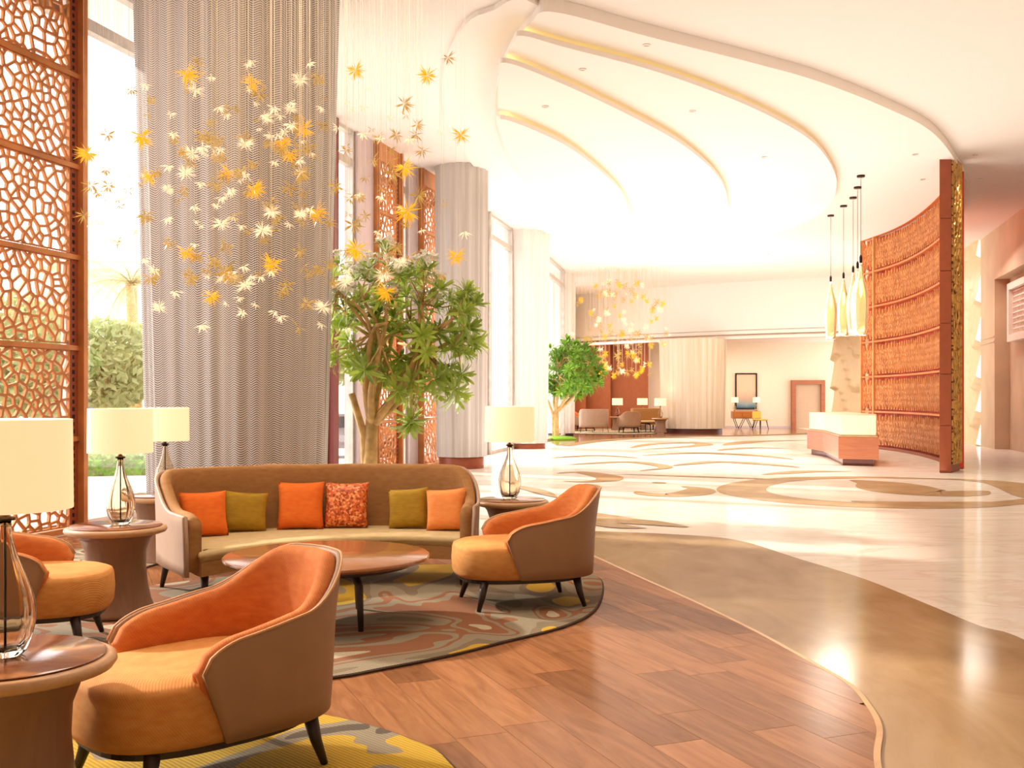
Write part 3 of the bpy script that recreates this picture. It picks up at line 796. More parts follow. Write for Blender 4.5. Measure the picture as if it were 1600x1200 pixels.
# right side: wave wall + sandstone block
wv = resample(spline([(14.7, 33.0), (15.3, 36.5), (15.3, 41.5), (14.55, 45.6), (14.4, 47.2)], False, 8), 60)
def wavemesh(z0, z1, amp):
    nz = 110; vs = []; fs = []; n = len(wv); s = 0
    for i, p in enumerate(wv):
        if i: s += (p-wv[i-1]).length
        t_ = (wv[min(i+1, n-1)]-wv[max(0, i-1)]).normalized(); nr = Vector((-t_.y, t_.x))
        for j in range(nz+1):
            z = z0+(z1-z0)*j/nz
            ph = (z/1.3+.55*math.sin(s*1.15+z*.35)+.15*math.sin(s*2.7)) % 1.0
            d = amp*(1-ph)**1.4*min(1, ph/.06)
            vs.append((p.x+nr.x*d, p.y+nr.y*d, z))
    for i in range(n-1):
        for j in range(nz): a_ = i*(nz+1)+j; fs.append((a_, a_+nz+1, a_+nz+2, a_+1))
    return newmesh('wave_wall', vs, fs, True)
o = struct('wall_right', wavemesh(0, CZ, .22), M['wave'], None, 'rippled plaster wall behind the copper screen')
rw = struct_root('wall_stone')
D_ = Vector((13.0-14.7, 26-33)).normalized(); N_ = Vector((D_.y, -D_.x))   # towards the room is -X
if N_.x > 0: N_ = -N_
def rbox(mb, s0, s1, z0, z1, o0, o1):
    v = []
    for z in (z0, z1):
        for s_, o_ in ((s0, o0), (s1, o0), (s1, o1), (s0, o1)):
            p = Vector((14.7, 33.0))+D_*s_+N_*o_; v.append((p.x, p.y, z))
    mb.add(v, [(0, 1, 2, 3), (7, 6, 5, 4), (0, 4, 5, 1), (1, 5, 6, 2), (2, 6, 7, 3), (3, 7, 4, 0)])
for nm, args in (('pilaster', (0, 2.1, 0, CZ, -.6, .05)), ('lintel', (2.1, 14, 4.98, CZ, -.6, .05)), ('recess_panel', (2.1, 14, 0, 4.98, -.6, -.35)), ('end_pier', (14, 40, 0, CZ, -.6, .05))):
    mb = MB(); rbox(mb, *args); m_ = mb.me(nm)
    bm = bmesh.new(); bm.from_mesh(m_); bmesh.ops.recalc_face_normals(bm, faces=bm.faces); bm.to_mesh(m_); bm.free()
    ob(nm, m_, M['stone'], rw)
mb = MB(); rbox(mb, .02, 2.08, 3.15, 3.2, .05, .07); rbox(mb, .02, 2.08, 3.3, 3.34, .05, .07)
ob('stone_moulding', mb.me('moulding'), M['stone'], rw)
# white framed lattice panel hanging in the recess
t = thing('lattice_panel', 'white framed lattice panel in the sandstone recess at the right edge', 'panel')
mb = MB(); rbox(mb, 2.9, 3.1, 3.1, 4.75, -.34, -.12); rbox(mb, 6.0, 6.2, 3.1, 4.75, -.34, -.12); rbox(mb, 3.1, 6.0, 3.1, 3.28, -.34, -.12); rbox(mb, 3.1, 6.0, 4.57, 4.75, -.34, -.12)
ob('frame', mb.me('panel_frame'), M['plaster'], t)
mb = MB(); rbox(mb, 3.1, 6.0, 3.28, 4.57, -.34, -.28); ob('backing', mb.me('panel_back'), M['wall'], t)
mb = MB()
for k in range(16): rbox(mb, 3.1+k*.185, 3.13+k*.185, 3.28, 4.57, -.27, -.24)
for k in range(9): rbox(mb, 3.1, 6.0, 3.3+k*.15, 3.33+k*.15, -.26, -.23)
ob('lattice', mb.me('panel_lattice'), M['plaster'], t)
# doorway in the back wall: timber frame around a closed beige leaf
dr = struct_root('door_1', (0, 0, 0), 'timber framed doorway in the cream back wall')
def bx(name, x0, x1, y0, y1, z0, z1, mat, parent):
    return ob(name, MB().box(x0, x1, y0, y1, z0, z1).me(name), mat, parent)
dx0, dx1, dz = (1238-800)*52.7/F, (1290-800)*52.7/F, EYE+(HY-594)*52.7/F
bx('door_frame', dx0, dx0+.2, 52.75, 52.99, 0, dz, M['desk_wood'], dr); bx('door_frame', dx1-.2, dx1, 52.75, 52.99, 0, dz, M['desk_wood'], dr)
bx('door_frame', dx0+.2, dx1-.2, 52.75, 52.99, dz-.2, dz, M['desk_wood'], dr)
bx('door_leaf', dx0+.2, dx1-.2, 52.9, 52.98, 0, dz-.2, simple('door_beige', (206, 176, 146), .6, var=.02), dr)
# brown curved wall panels behind the far lounge
for i, (pa, pb) in enumerate(((893, 916), (915, 955), (954, 1014))):
    x0, x1 = (pa-800)*51.6/F, (pb-800)*51.6/F
    pts = [(x0+(x1-x0)*k/10, 52.4-.55*math.sin(PI*(.08+.5*k/10))) for k in range(11)][::-1]
    o = wallrun('wall_panel', pts, 0.0, 4.3, -.12 if i else -.12, M['brown'])
    o['label'] = ['narrow', 'middle', 'wide'][i]+' brown curved wall panel behind the far lounge'
# baseboard on the back wall
struct('wall_side', prism([(-9.45, -4), (-7.55, 2.95), (-7.85, 2.95), (-9.75, -4)], 0, CZ, 'ws'), M['wall'])
struct('wall_front', MB().box(-9.6, 13, -4.2, -4, 0, CZ).me('wf'), M['wall'])
struct('baseboard_back', MB().box(6.8, 14.4, 52.93, 52.99, 0, .1).me('bb'), M['mullion'])
# ---------------------------------------------------------------- draped columns
def drape_me(name, r0, r1, z0, z1, pleats, amp, n=240, nz=14):
    mb = MB(); vs = []; uv = []; fs = []; R2 = random.Random(pleats)
    ph = [R2.uniform(0, 6.28) for _ in range(4)]
    for j in range(nz+1):
        v = j/nz; z = z0+(z1-z0)*v; r = r0+(r1-r0)*v
        for i in range(n+1):
            an = 2*PI*i/n
            rr = r+amp*(math.sin(an*pleats+ph[0]+.4*math.sin(v*3))*.6+.4*math.sin(an*pleats*1.7+ph[1])*(1-.3*v)+.35*math.sin(an*5+ph[2]))
            vs.append((rr*math.cos(an), rr*math.sin(an), z)); uv.append((an*r0, z))
    for j in range(nz):
        for i in range(n): a_ = j*(n+1)+i; fs.append((a_, a_+1, a_+n+2, a_+n+1))
    return newmesh(name, vs, fs, True, uv)
def column(label, x, y, r0, r1, zd, mat, pleats, amp, basemat, core=.75, ztop=CZ):
    t = thing('draped_column', label, 'column', (x, y, 0))
    ob('drape', drape_me('drape_mesh', r0, r1, zd, ztop, pleats, amp), mat, t)
    mb = MB(); mb.lathe([(r0*core, 0), (r0*core, ztop)], 48); ob('core', mb.me('column_core', True), M['plaster'], t)
    mb = MB(); mb.lathe([(r0*.93, 0), (r0*.93, zd-.02), (r0*.9, zd)], 64); ob('plinth', sharp(mb.me('plinth', True)), basemat, t)
    return t
column('huge column wrapped in herringbone metal mesh behind the sofa', -3.22, 12.4, 1.0, 1.16, .36, M['drape_mesh'], 26, .025, M['redwood'])
column('column in grey string drape on a red wooden plinth right of the tall tree', -1.09, 22.7, .52, .55, .25, M['drape_string'], 16, .03, M['redwood'])
column('white pleated column with red plinth behind the right table lamp', .42, 31.6, .62, .70, .16, M['drape_white'], 12, .05, M['redwood'])
column('pale column behind the small green tree', 1.95, 42.3, .55, .6, .1, M['drape_white'], 14, .03, M['black'])
column('wide beige draped drum beside the far lounge', 7.85, 45.8, 1.34, 1.42, .2, M['drape_tan'], 34, .035, M['desk_base'], ztop=4.02)

# ---------------------------------------------------------------- laser-cut screens
def voronoi(w_, h_, n, seed):
    R3 = random.Random(seed); pts = []
    k = 0
    while len(pts) < n and k < 4000:
        k += 1; p = (R3.uniform(-.05, w_+.05), R3.uniform(-.05, h_+.05))
        if all(((p[0]-q[0])/1.35)**2+(p[1]-q[1])**2 > (.80*math.sqrt(w_*h_/n)/1.16)**2*.62 for q in pts): pts.append(p)
    cells = []
    for i, p in enumerate(pts):
        poly = [(0, 0), (w_, 0), (w_, h_), (0, h_)]
        for j in sorted(range(len(pts)), key=lambda j: (pts[j][0]-p[0])**2+(pts[j][1]-p[1])**2)[1:16]:
            q = pts[j]; mx, my = (p[0]+q[0])/2, (p[1]+q[1])/2; nx, ny = q[0]-p[0], q[1]-p[1]; out = []
            for k in range(len(poly)):
                a_, b_ = poly[k-1], poly[k]
                da = (a_[0]-mx)*nx+(a_[1]-my)*ny; db = (b_[0]-mx)*nx+(b_[1]-my)*ny
                if (da <= 0) != (db <= 0):
                    t = da/(da-db); out.append((a_[0]+(b_[0]-a_[0])*t, a_[1]+(b_[1]-a_[1])*t))
                if db <= 0: out.append(b_)
            poly = out
            if len(poly) < 3: break
        if len(poly) >= 3: cells.append(poly)
    return cells
def lattice(cells, bar, th, mapf, inset=None):
    mb = MB()
    for poly in cells:
        cl = [poly[0]]
        for p in poly[1:]:
            if (p[0]-cl[-1][0])**2+(p[1]-cl[-1][1])**2 > 1e-5: cl.append(p)
        if len(cl) < 3: continue
        ins = offset_poly(cl, bar)
        c = (sum(p[0] for p in cl)/len(cl), sum(p[1] for p in cl)/len(cl))
        a0 = sum(ins[k][0]*ins[(k+1) % len(ins)][1]-ins[(k+1) % len(ins)][0]*ins[k][1] for k in range(len(ins)))/2
        af = sum(cl[k][0]*cl[(k+1) % len(cl)][1]-cl[(k+1) % len(cl)][0]*cl[k][1] for k in range(len(cl)))/2
        if a0 < af*.12: ins = [(c[0]+(p[0]-c[0])*.45, c[1]+(p[1]-c[1])*.45) for p in cl]
        n = len(cl); v = []
        for off in (0, th):
            for p in cl: v.append(mapf(p[0], p[1], off))
            for p in ins: v.append(mapf(p[0], p[1], off))
        fs = []
        for k in range(n):
            k2 = (k+1) % n
            fs += [(k, k2, n+k2, n+k), (2*n+k2, 2*n+k, 3*n+k, 3*n+k2), (n+k, n+k2, 3*n+k2, 3*n+k)]
        mb.add(v, fs)
    return mb
def facade_screen(label, d1, width, seed, n=52, off=.14):
    p1 = Vector((FX(d1), d1)); tdir = (Vector((FX(d1-1), d1-1))-p1).normalized()
    tdir = -tdir; p0 = p1-tdir*width; nr = Vector((tdir.y, -tdir.x)); p0 += nr*off
    t = thing('laser_cut_screen', label, 'screen', (p0.x, p0.y, 0), math.atan2(tdir.y, tdir.x))
    # local: x along the screen, y = depth (0..-.08 towards the room), z up
    SW, EW = .19, .05
    H = 1.0167
    ob('frame_stile', MB().box(width-.07, width, -.13, .05, 0, CZ).me('stile'), M['laser'], t)
    ob('frame_stile', MB().box(-.04, 0, -.09, .05, 0, CZ).me('stile2'), M['laser'], t)
    for r in range(6):
        z0 = r*H+.02
        cells = voronoi(width-SW-.02, H-.07, n, seed+r)
        me = lattice(cells, .0145, .03, lambda u, v, o: (u+.01, -.02-o, v+z0+.05)).me('screen_row')
        bm = bmesh.new(); bm.from_mesh(me); bmesh.ops.recalc_face_normals(bm, faces=bm.faces); bm.to_mesh(me); bm.free()
        pn = ob('panel', me, M['laser'], t)
        ob('rail', MB().box(0, width-.07, -.075, .02, z0-.02, z0+.035).me('rail'), M['laser'], t)
        # solid margin with a column of small raised studs
        ob('margin', MB().box(width-SW, width-.07, -.05, .01, z0+.035, z0+H-.02).me('margin'), M['redwood'], t)
        mb = MB(); R4 = random.Random(seed*7+r)
        for k in range(11):
            zc = z0+.09+k*.083; a_ = R4.uniform(.012, .03); mb.box(width-SW+.035-a_*.4, width-SW+.045+a_*.6, -.056, -.05, zc-.022, zc+.022)
        tag(ob('cutout_row', mb.me('cutouts'), M['black'], pn), kind='stuff')
    ob('top_rail', MB().box(0, width-.07, -.075, .02, 6*H+.0, CZ).me('toprail'), M['laser'], t)
    return t
facade_screen('large bronze laser-cut screen at the left edge', 12.0, 1.55, 11, 105)
facade_screen('bronze laser-cut screen directly behind the tall tree trunk', 21.5, 1.15, 31, 70)
facade_screen('bronze laser-cut screen left of the grey string draped column', 24.2, 1.45, 51, 84)

# ---------------------------------------------------------------- curved copper screen
arc = resample(spline([(9.35, 22.35), (9.9, 23.8), (10.35, 25.6), (10.75, 27.9), (10.9, 30.0), (10.75, 32.2)], False, 10), 90)
alen = sum((b_-a_).length for a_, b_ in zip(arc, arc[1:]))
def arcmap(u, z, o):
    s_ = max(0, min(.99999, u/alen))*(len(arc)-1); i = int(s_); t_ = s_-i
    p = arc[i].lerp(arc[min(i+1, len(arc)-1)], t_); tg = (arc[min(i+1, len(arc)-1)]-arc[i]).normalized()
    nr = Vector((-tg.y, tg.x)); return (p.x+nr.x*o, p.y+nr.y*o, z)
cs = thing('copper_screen', 'tall curved copper lattice screen behind the reception desk', 'screen')
RH = 1.04
def hexcells(L, H, cw, ch, R5):
    nx, ny = int(L/cw), int(round(H/ch)); P_ = {}
    def j(i, k, sx): 
        key = (i, k, sx)
        if key not in P_: P_[key] = (R5.uniform(-.18, .18)*cw, R5.uniform(-.12, .12)*ch)
        return P_[key]
    cells = []
    for i in range(nx):
        for k in range(ny):
            x = i*cw+cw/2; z = k*ch+(ch/2 if i % 2 else 0)
            if z+ch*.66 > H+.001: continue
            q = [(x, z-ch*.16), (x+cw*.5, z+ch*.16), (x+cw*.5, z+ch*.5), (x, z+ch*.84), (x-cw*.5, z+ch*.5), (x-cw*.5, z+ch*.16)]
            q = [(min(L, max(0, a_+j(round(a_/cw*2), round(b_/ch*100), 0)[0]*.8)), max(0.001, min(H, b_+j(round(a_/cw*2), round(b_/ch*100), 0)[1]))) for a_, b_ in q]
            cells.append(q)
    return cells
for b_ in range(3):
    u0 = [0, 1.9, alen-.9][b_]+.02; u1 = [1.9, alen-.9, alen][b_]-.02
    cells = hexcells(u1-u0, RH-.09, .11, .32, random.Random(5+b_))
    me = lattice(cells, .019, .05, lambda u, v, o: arcmap(u+u0, v, o+.04)).me('copper_panel')
    bm = bmesh.new(); bm.from_mesh(me); bmesh.ops.recalc_face_normals(bm, faces=bm.faces); bm.to_mesh(me); bm.free()
    for r in range(6):
        o = ob('lattice_panel', me, M['copper'], cs); o.location = (0, 0, .12+r*RH)
mb = MB(); n = len(arc)
def arcwall(z0, z1, o0, o1, k=45):
    m_ = MB(); v = []
    for i in range(k+1):
        u = alen*i/k
        for z in (z0, z1):
            for o_ in (o0, o1): v.append(arcmap(u, z, o_))
    fs = []
    for i in range(k):
        a_, b_ = 4*i, 4*i+4
        fs += [(a_, a_+2, b_+2, b_), (a_+1, b_+1, b_+3, a_+3), (a_+2, a_+3, b_+3, b_+2), (a_, b_, b_+1, a_+1)]
    fs += [(0, 1, 3, 2), (4*k, 4*k+2, 4*k+3, 4*k+1)]
    me = m_.add(v, fs).me('arcwall'); bm = bmesh.new(); bm.from_mesh(me); bmesh.ops.recalc_face_normals(bm, faces=bm.faces); bm.to_mesh(me); bm.free(); return me
for r in range(7): ob('rail', arcwall(.03+r*RH if r else 0, .08+r*RH, .0, .12), M['redwood'] if r == 0 else M['copper_rail'], cs)
ob('backing', arcwall(.02, 6.28, -.2, -.12), M['copper_back'], cs)
for u in (1.9, alen-.9, alen-.03, .03):
    p = arcmap(u, 0, .04); p2 = arcmap(min(alen, u+.05), 0, .04)
    v = Vector((p2[0]-p[0], p2[1]-p[1], 0)) if u < alen-.04 else Vector((0, 1, 0)); an = math.atan2(v.y, v.x)
    o = ob('upright', MB().box(-.03, .03, -.04, .10, 0, 6.28).me('upright'), M['copper'], cs); o.location = (p[0], p[1], 0); o.rotation_euler.z = an
# near end pillar: red front face, golden lattice flank
px0, px1 = (1468-800)/F*21.15, (1486-800)/F*21.15
pl_ = thing('screen_pillar', 'slender red lacquered pillar ending the copper screen', 'pillar', (px0, 21.15, 0), 0)
W_ = px1-px0; sk = .30
def skew(mb): return mb
vv = lambda x, y, z: (x, y, z)
def pbox(name, x0, x1, y0, y1, z0, z1, mat, par):
    # flank leans outward so that it faces the entrance side
    m_ = MB(); f = lambda x, y: (x+(.66 if x > W_*.5 else .42)*y, y)
    v = [(*f(x0, y0), z0), (*f(x1, y0), z0), (*f(x1, y1), z0), (*f(x0, y1), z0), (*f(x0, y0), z1), (*f(x1, y0), z1), (*f(x1, y1), z1), (*f(x0, y1), z1)]
    m_.add(v, [(0,3,2,1),(4,5,6,7),(0,1,5,4),(1,2,6,5),(2,3,7,6),(3,0,4,7)]); return ob(name, m_.me(name), mat, par)
pbox('core', .01, W_-.01, .02, .78, 0, 6.44, M['redwood'], pl_)
zs = [0, .95, 1.98, 3.0, 4.05, 5.1, 6.44]
for a_, b_ in zip(zs, zs[1:]): pbox('front_panel', 0, W_, 0, .03, a_+.008, b_-.008, M['redwood'], pl_)
me = lattice(voronoi(.78, 6.2, 240, 4), .016, .03, lambda u, v, o: (W_+.66*u+.02+o, u+.02, v+.16)).me('flank')
bm = bmesh.new(); bm.from_mesh(me); bmesh.ops.recalc_face_normals(bm, faces=bm.faces); bm.to_mesh(me); bm.free()
ob('flank_lattice', me, M['gold_lattice'], pl_)
if 0: bd = thing('shadow_gap_post', 'narrow black post between copper lattice and red pillar', 'post', (px0-.03, 21.75, 0))
if 0: ob('post', MB().box(-.02, .10, 0, .5, .0, 4.2).me('gap'), M['black'], bd)
# ---------------------------------------------------------------- reception desk
dk = thing('reception_desk', 'angled reception desk with pale stone top on wooden body', 'desk')
nf = [(7.30, 23.7), (8.22, 23.55)]
body = [(7.30, 23.7), (8.30, 23.6), (8.45, 24.6), (9.0, 28.6), (8.35, 29.6), (7.75, 26.6)]
body = [AT(1310, 681, .66), AT(1373, 682, .66), (8.75, 25.2), (9.3, 29.4), AT(1261, 671, .66)[:2], AT(1285, 673.5, .66)]
def insetp(p, d):
    ar = sum(p[i][0]*p[(i+1)%len(p)][1]-p[(i+1)%len(p)][0]*p[i][1] for i in range(len(p))); p = p if ar > 0 else p[::-1]
    return offset_poly(p, d)
bev(ob('plinth', prism(insetp(body, .10), 0, .16, 'desk_plinth'), M['desk_base'], dk), .01)
bev(ob('body', prism(body, .15, .64, 'desk_body'), M['desk_wood'], dk), .01)
ob('ledge', prism(insetp(body, .02), .64, .67, 'desk_ledge'), M['brass'], dk)
bev(ob('stone_top', prism(insetp(body, .05), .67, 1.12, 'desk_top'), M['desk_stone'], dk), .015)

# ---------------------------------------------------------------- pendants over the desk
def pendant_parts():
    root = thing('glass_pendant', 'pendant', 'lamp', group='glass pendants over the reception desk')
    mb = MB(); mb.lathe([(.085, -.0), (.085, -.04), (.0, -.045)], 20); ob('canopy', mb.me('canopy'), M['metal_dark'], root)
    mb = MB(); mb.tube([(0, 0, -.04), (0, 0, -1.0)], .006, 5); c = ob('cord', mb.me('cord'), M['metal_dark'], root)
    mb = MB(); mb.lathe([(.012, 0), (.03, -.05), (.03, -.15), (.022, -.2)], 12); ob('fitting', mb.me('fitting', True), M['metal_dark'], root)
    prof = [(.028, -.17), (.034, -.28), (.055, -.42), (.10, -.58), (.145, -.75), (.165, -.95), (.16, -1.15), (.145, -1.35), (.13, -1.55), (.122, -1.68), (.112, -1.68), (.13, -1.4), (.148, -1.1), (.15, -.95), (.13, -.75), (.085, -.58), (.04, -.42), (.02, -.25)]
    mb = MB(); mb.lathe(prof, 24); ob('glass_shade', mb.me('pshade', True), M['pendant'], root)
    mb = MB(); mb.lathe([(0, -.5), (.03, -.55), (.035, -.8), (0, -.9)], 10); ob('bulb', mb.me('pbulb', True), M['bulb'], root)
    return root
pp = pendant_parts()
ordn = ['leftmost small glass pendant over the desk', 'second glass pendant from the left over the desk', 'middle glass pendant over the desk', 'fourth glass pendant from the left over the desk', 'rightmost and largest glass pendant over the desk']
PL_ = [(1298, 336, 430, 530), (1318, 321, 425, 525), (1333, 308, 415, 520), (1340, 292, 408, 522), (1345, 274, 398, 524)]
pend = [pp]+[copy_tree(pp) for _ in range(4)]
for o, (x, cy, t0, t1), lb in zip(pend, PL_, ordn):
    X, Y = AT(x, cy, ZP[0]); o.location = (X, Y, ZP[0]); o['label'] = lb
    ztop = EYE+(HY-t0)*Y/F; zbot = EYE+(HY-t1)*Y/F; s_ = (ztop-zbot)/1.68
    for ch in children(o):
        if ch.name.startswith('cord'): ch.scale = (1, 1, (ZP[0]-ztop)/.98)
        elif not ch.name.startswith('canopy'): ch.location = (0, 0, ztop-ZP[0]); ch.scale = (s_, s_, s_)

# ---------------------------------------------------------------- ceiling downlights
dl = thing('ceiling_downlight', 'tiny ceiling downlight', 'light', group='tiny recessed ceiling downlights')
mb = MB(); mb.lathe([(.055, 0), (.055, -.012), (.038, -.012), (.03, -.003), (0, -.003)], 16); ob('ring', mb.me('dl'), M['frame_grey'], dl)
spots = [(910, 108, 1), (852, 166, 2), (1082, 173, 1), (1194, 245, 1), (1430, 241, 0), (1442, 280, 0), (1524, 242, -1), (1531, 280, -1), (1508, 315, -1), (1010, 70, 0)]
lbl = ['near the upper end of the second oval', 'on the third oval near its left end', 'on the second oval plate, upper middle', 'on the second oval plate, lower right', 'on the large oval, just left of the pillar top', 'on the large oval, second left of the pillar', 'on the outer ceiling, first right of the pillar top', 'on the outer ceiling, second down from the pillar top', 'on the outer ceiling, lowest right of the pillar', 'on the large oval near its upper edge']
for i, ((x, y, lv), lb) in enumerate(zip(spots, lbl)):
    o = dl if i == 0 else copy_tree(dl); z = ZP[lv] if lv >= 0 else CZ
    X, Y = AT(x, y, z); o.location = (X, Y, z); o['label'] = 'ceiling downlight '+lb
    lamp('downlight_beam', 'SPOT', (X, Y, z-.03), 120, (1, .84, .62), spot_size=1.3, spot_blend=.8, shadow_soft_size=.05)

# ---------------------------------------------------------------- chandeliers of blown glass flowers
def spike(mb, d, L, w_, base=(0, 0, 0)):
    d = Vector(d).normalized(); a_ = d.orthogonal().normalized(); b_ = d.cross(a_); o = Vector(base)
    m_ = o+d*L*.45
    vs = [o+d*.004, m_+a_*w_, m_+b_*w_*.5, m_-a_*w_, m_-b_*w_*.5, o+d*L]
    mb.add(vs, [(0, 2, 1), (0, 3, 2), (0, 4, 3), (0, 1, 4), (5, 1, 2), (5, 2, 3), (5, 3, 4), (5, 4, 1)])
def flower_me(name, n, L, w_, seed, drop=.35):
    R6 = random.Random(seed); mb = MB()
    for k in range(n):
        an = 2*PI*k/n*2.4; el = R6.uniform(-1.2, .9)
        spike(mb, (math.cos(an)*math.cos(el), math.sin(an)*math.cos(el), math.sin(el)-drop), L*R6.uniform(.7, 1.15), w_)
    return mb.me(name)
FM = {'y': flower_me('flower_yellow', 46, .125, .0065, 1, .25), 'w': flower_me('flower_white', 44, .12, .006, 2, .1), 's': flower_me('flower_small', 12, .06, .006, 3, .6), 'v': flower_me('flower_bud', 6, .075, .006, 4, .3), 'g': flower_me('flower_straw', 20, .085, .0055, 6, .2)}
FMM = {'y': 'fl_yellow', 'w': 'fl_white', 's': 'fl_white', 'v': 'fl_clear', 'g': 'fl_clear'}
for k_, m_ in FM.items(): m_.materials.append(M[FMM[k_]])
FN = {'y': 'yellow_glass_flower', 'w': 'white_glass_flower', 's': 'glass_blossom', 'v': 'glass_bud', 'g': 'straw_glass_flower'}
ch = thing('flower_chandelier', 'great chandelier of yellow and white glass flowers above the sofa', 'chandelier', (-2.2, 9.9, 0))
ch.location.z = 0
R7 = random.Random(21); fl_list = []
big_y = [(292,115),(396,128),(222,213),(356,268),(291,393),(425,412),(330,462),(555,110),(668,118),(475,200),(494,330),(632,262),(720,210),(712,400),(637,330),(557,388),(604,455),(397,295),(234,275),(440,222),(452,240),(137,238)]
big_w = [(305,140),(470,125),(383,225),(262,295),(345,350),(249,480),(362,430),(345,435),(417,185),(600,430),(625,410),(505,480),(540,440),(425,330),(470,335),(383,445),(290,270),(470,270),(410,360),(455,170),(300,240)]
straw = [(440,455),(480,475),(475,300),(540,235),(590,215),(610,235),(525,290),(520,440),(635,350),(395,255),(205,140),(237,155),(168,210),(165,265),(170,290),(350,170),(330,190),(700,90),(650,210),(660,235),(560,345),(600,420),(690,430),(500,420)]
for k_, L_ in (('y', big_y), ('w', big_w), ('g', straw)):
    for x, y in L_: fl_list.append((k_, x, y, R7.uniform(9.3, 10.7), R7.uniform(.9, 1.25) if k_ != 'w' else R7.uniform(.6, 1.05)))
while len(fl_list) < 285:
    x = R7.gauss(410, 165); y = R7.gauss(300, 125)
    if not (128 < x < 728 and 90 < y < 515): continue
    if ((x-430)/310)**2+((y-300)/230)**2 > 1: continue
    fl_list.append((R7.choice('ssvvg' if x > 500 or x < 200 else 'ssssvgg'), x, y, R7.uniform(9.1, 10.8), R7.uniform(.8, 1.5)))
wires = MB()
for k_, x, y, d, s_ in fl_list:
    p = P(x, y, d)-ch.location
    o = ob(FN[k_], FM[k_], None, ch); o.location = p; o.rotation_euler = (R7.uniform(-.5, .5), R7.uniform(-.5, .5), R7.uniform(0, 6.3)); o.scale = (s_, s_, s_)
    wires.tube([(p.x, p.y, p.z), (p.x, p.y, 6.40)], .0012, 3, False)
tag(ob('hanging_wires', wires.me('wires'), M['wire'], ch), kind='stuff')
mb = MB(); mb.lathe([(1.95, 6.39), (1.95, 6.449)], 48); o = ob('ceiling_plate', mb.me('chand_plate'), M['ceil'], ch); o.scale = (1, .5, 1)
ch2 = thing('flower_chandelier', 'distant chandelier of small amber flowers over the far lounge', 'chandelier', (4.5, 47.5, 0))
wires = MB(); R8 = random.Random(5)
for k in range(170):
    x = R8.uniform(893, 1046); y = R8.uniform(438, 590)
    if y > 540 and not (935 < x < 1020): continue
    if ((x-968)/80)**2+((y-520)/88)**2 > 1.0: continue
    d = R8.uniform(39.5, 41.5)
    k_ = R8.choice('yggsw'); p = P(x, y, d)-ch2.location
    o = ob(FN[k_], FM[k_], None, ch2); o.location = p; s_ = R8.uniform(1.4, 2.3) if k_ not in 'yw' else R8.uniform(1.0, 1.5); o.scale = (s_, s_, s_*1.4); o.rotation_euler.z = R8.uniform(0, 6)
    wires.tube([(p.x, p.y, p.z), (p.x, p.y, 6.44)], .004, 3, False)
tag(ob('hanging_wires', wires.me('wires2'), M['wire'], ch2), kind='stuff')

# ---------------------------------------------------------------- trees
def leaf_cluster_me(name, n, L, w_, seed):
    R9 = random.Random(seed); mb = MB()
    for k in range(n):
        an = 2.4*k+R9.uniform(-.2, .2); el = R9.uniform(-.25, 1.2); c_, s_ = math.cos(an), math.sin(an); l = L*R9.uniform(.75, 1.1); vs = []
        nr = Vector((-s_, c_, 0))
        for t_, ww in ((.08, .25), (.35, .9), (.65, 1.0), (.88, .55)):
            r = l*t_*math.cos(el)+l*.0; z = l*t_*math.sin(el)-l*.28*t_*t_
            c = Vector((c_*r, s_*r, z)); vs += [c+nr*w_*ww/2, c-nr*w_*ww/2]
        r = l*math.cos(el); vs.append(Vector((c_*r, s_*r, l*math.sin(el)-l*.32)))
        mb.add(vs, [(0, 1, 3, 2), (2, 3, 5, 4), (4, 5, 7, 6), (6, 7, 8)])
    return mb.me(name, True)
def blossom_me(seed):
    R9 = random.Random(seed); mb = MB()
    for f in range(8):
        b = Vector((R9.uniform(-.075, .075), R9.uniform(-.075, .075), R9.uniform(.02, .10)))
        mb.tube([(0, 0, -.03), b], .003, 3, False)
        dirn = (b+Vector((0, -.04, .05))).normalized(); q = dirn.to_track_quat('Z', 'Y')
        for k in range(5):
            an = 2*PI*k/5; c_, s_ = math.cos(an), math.sin(an); nr = q @ Vector((-s_, c_, 0)); o = q @ Vector((c_, s_, .45))
            mb.add([b-dirn*.004, b+o*.022+nr*.017, b+o*.046, b+o*.022-nr*.017], [(0, 1, 2, 3)])
    return newmesh('blossom', [v for v in mb.v], mb.f)
LC = [leaf_cluster_me('leaf_cluster', 22, .27, .042, s) for s in range(3)]
BL = [blossom_me(s) for s in range(3)]
for m_ in BL: m_.materials.append(M['petal_white'])
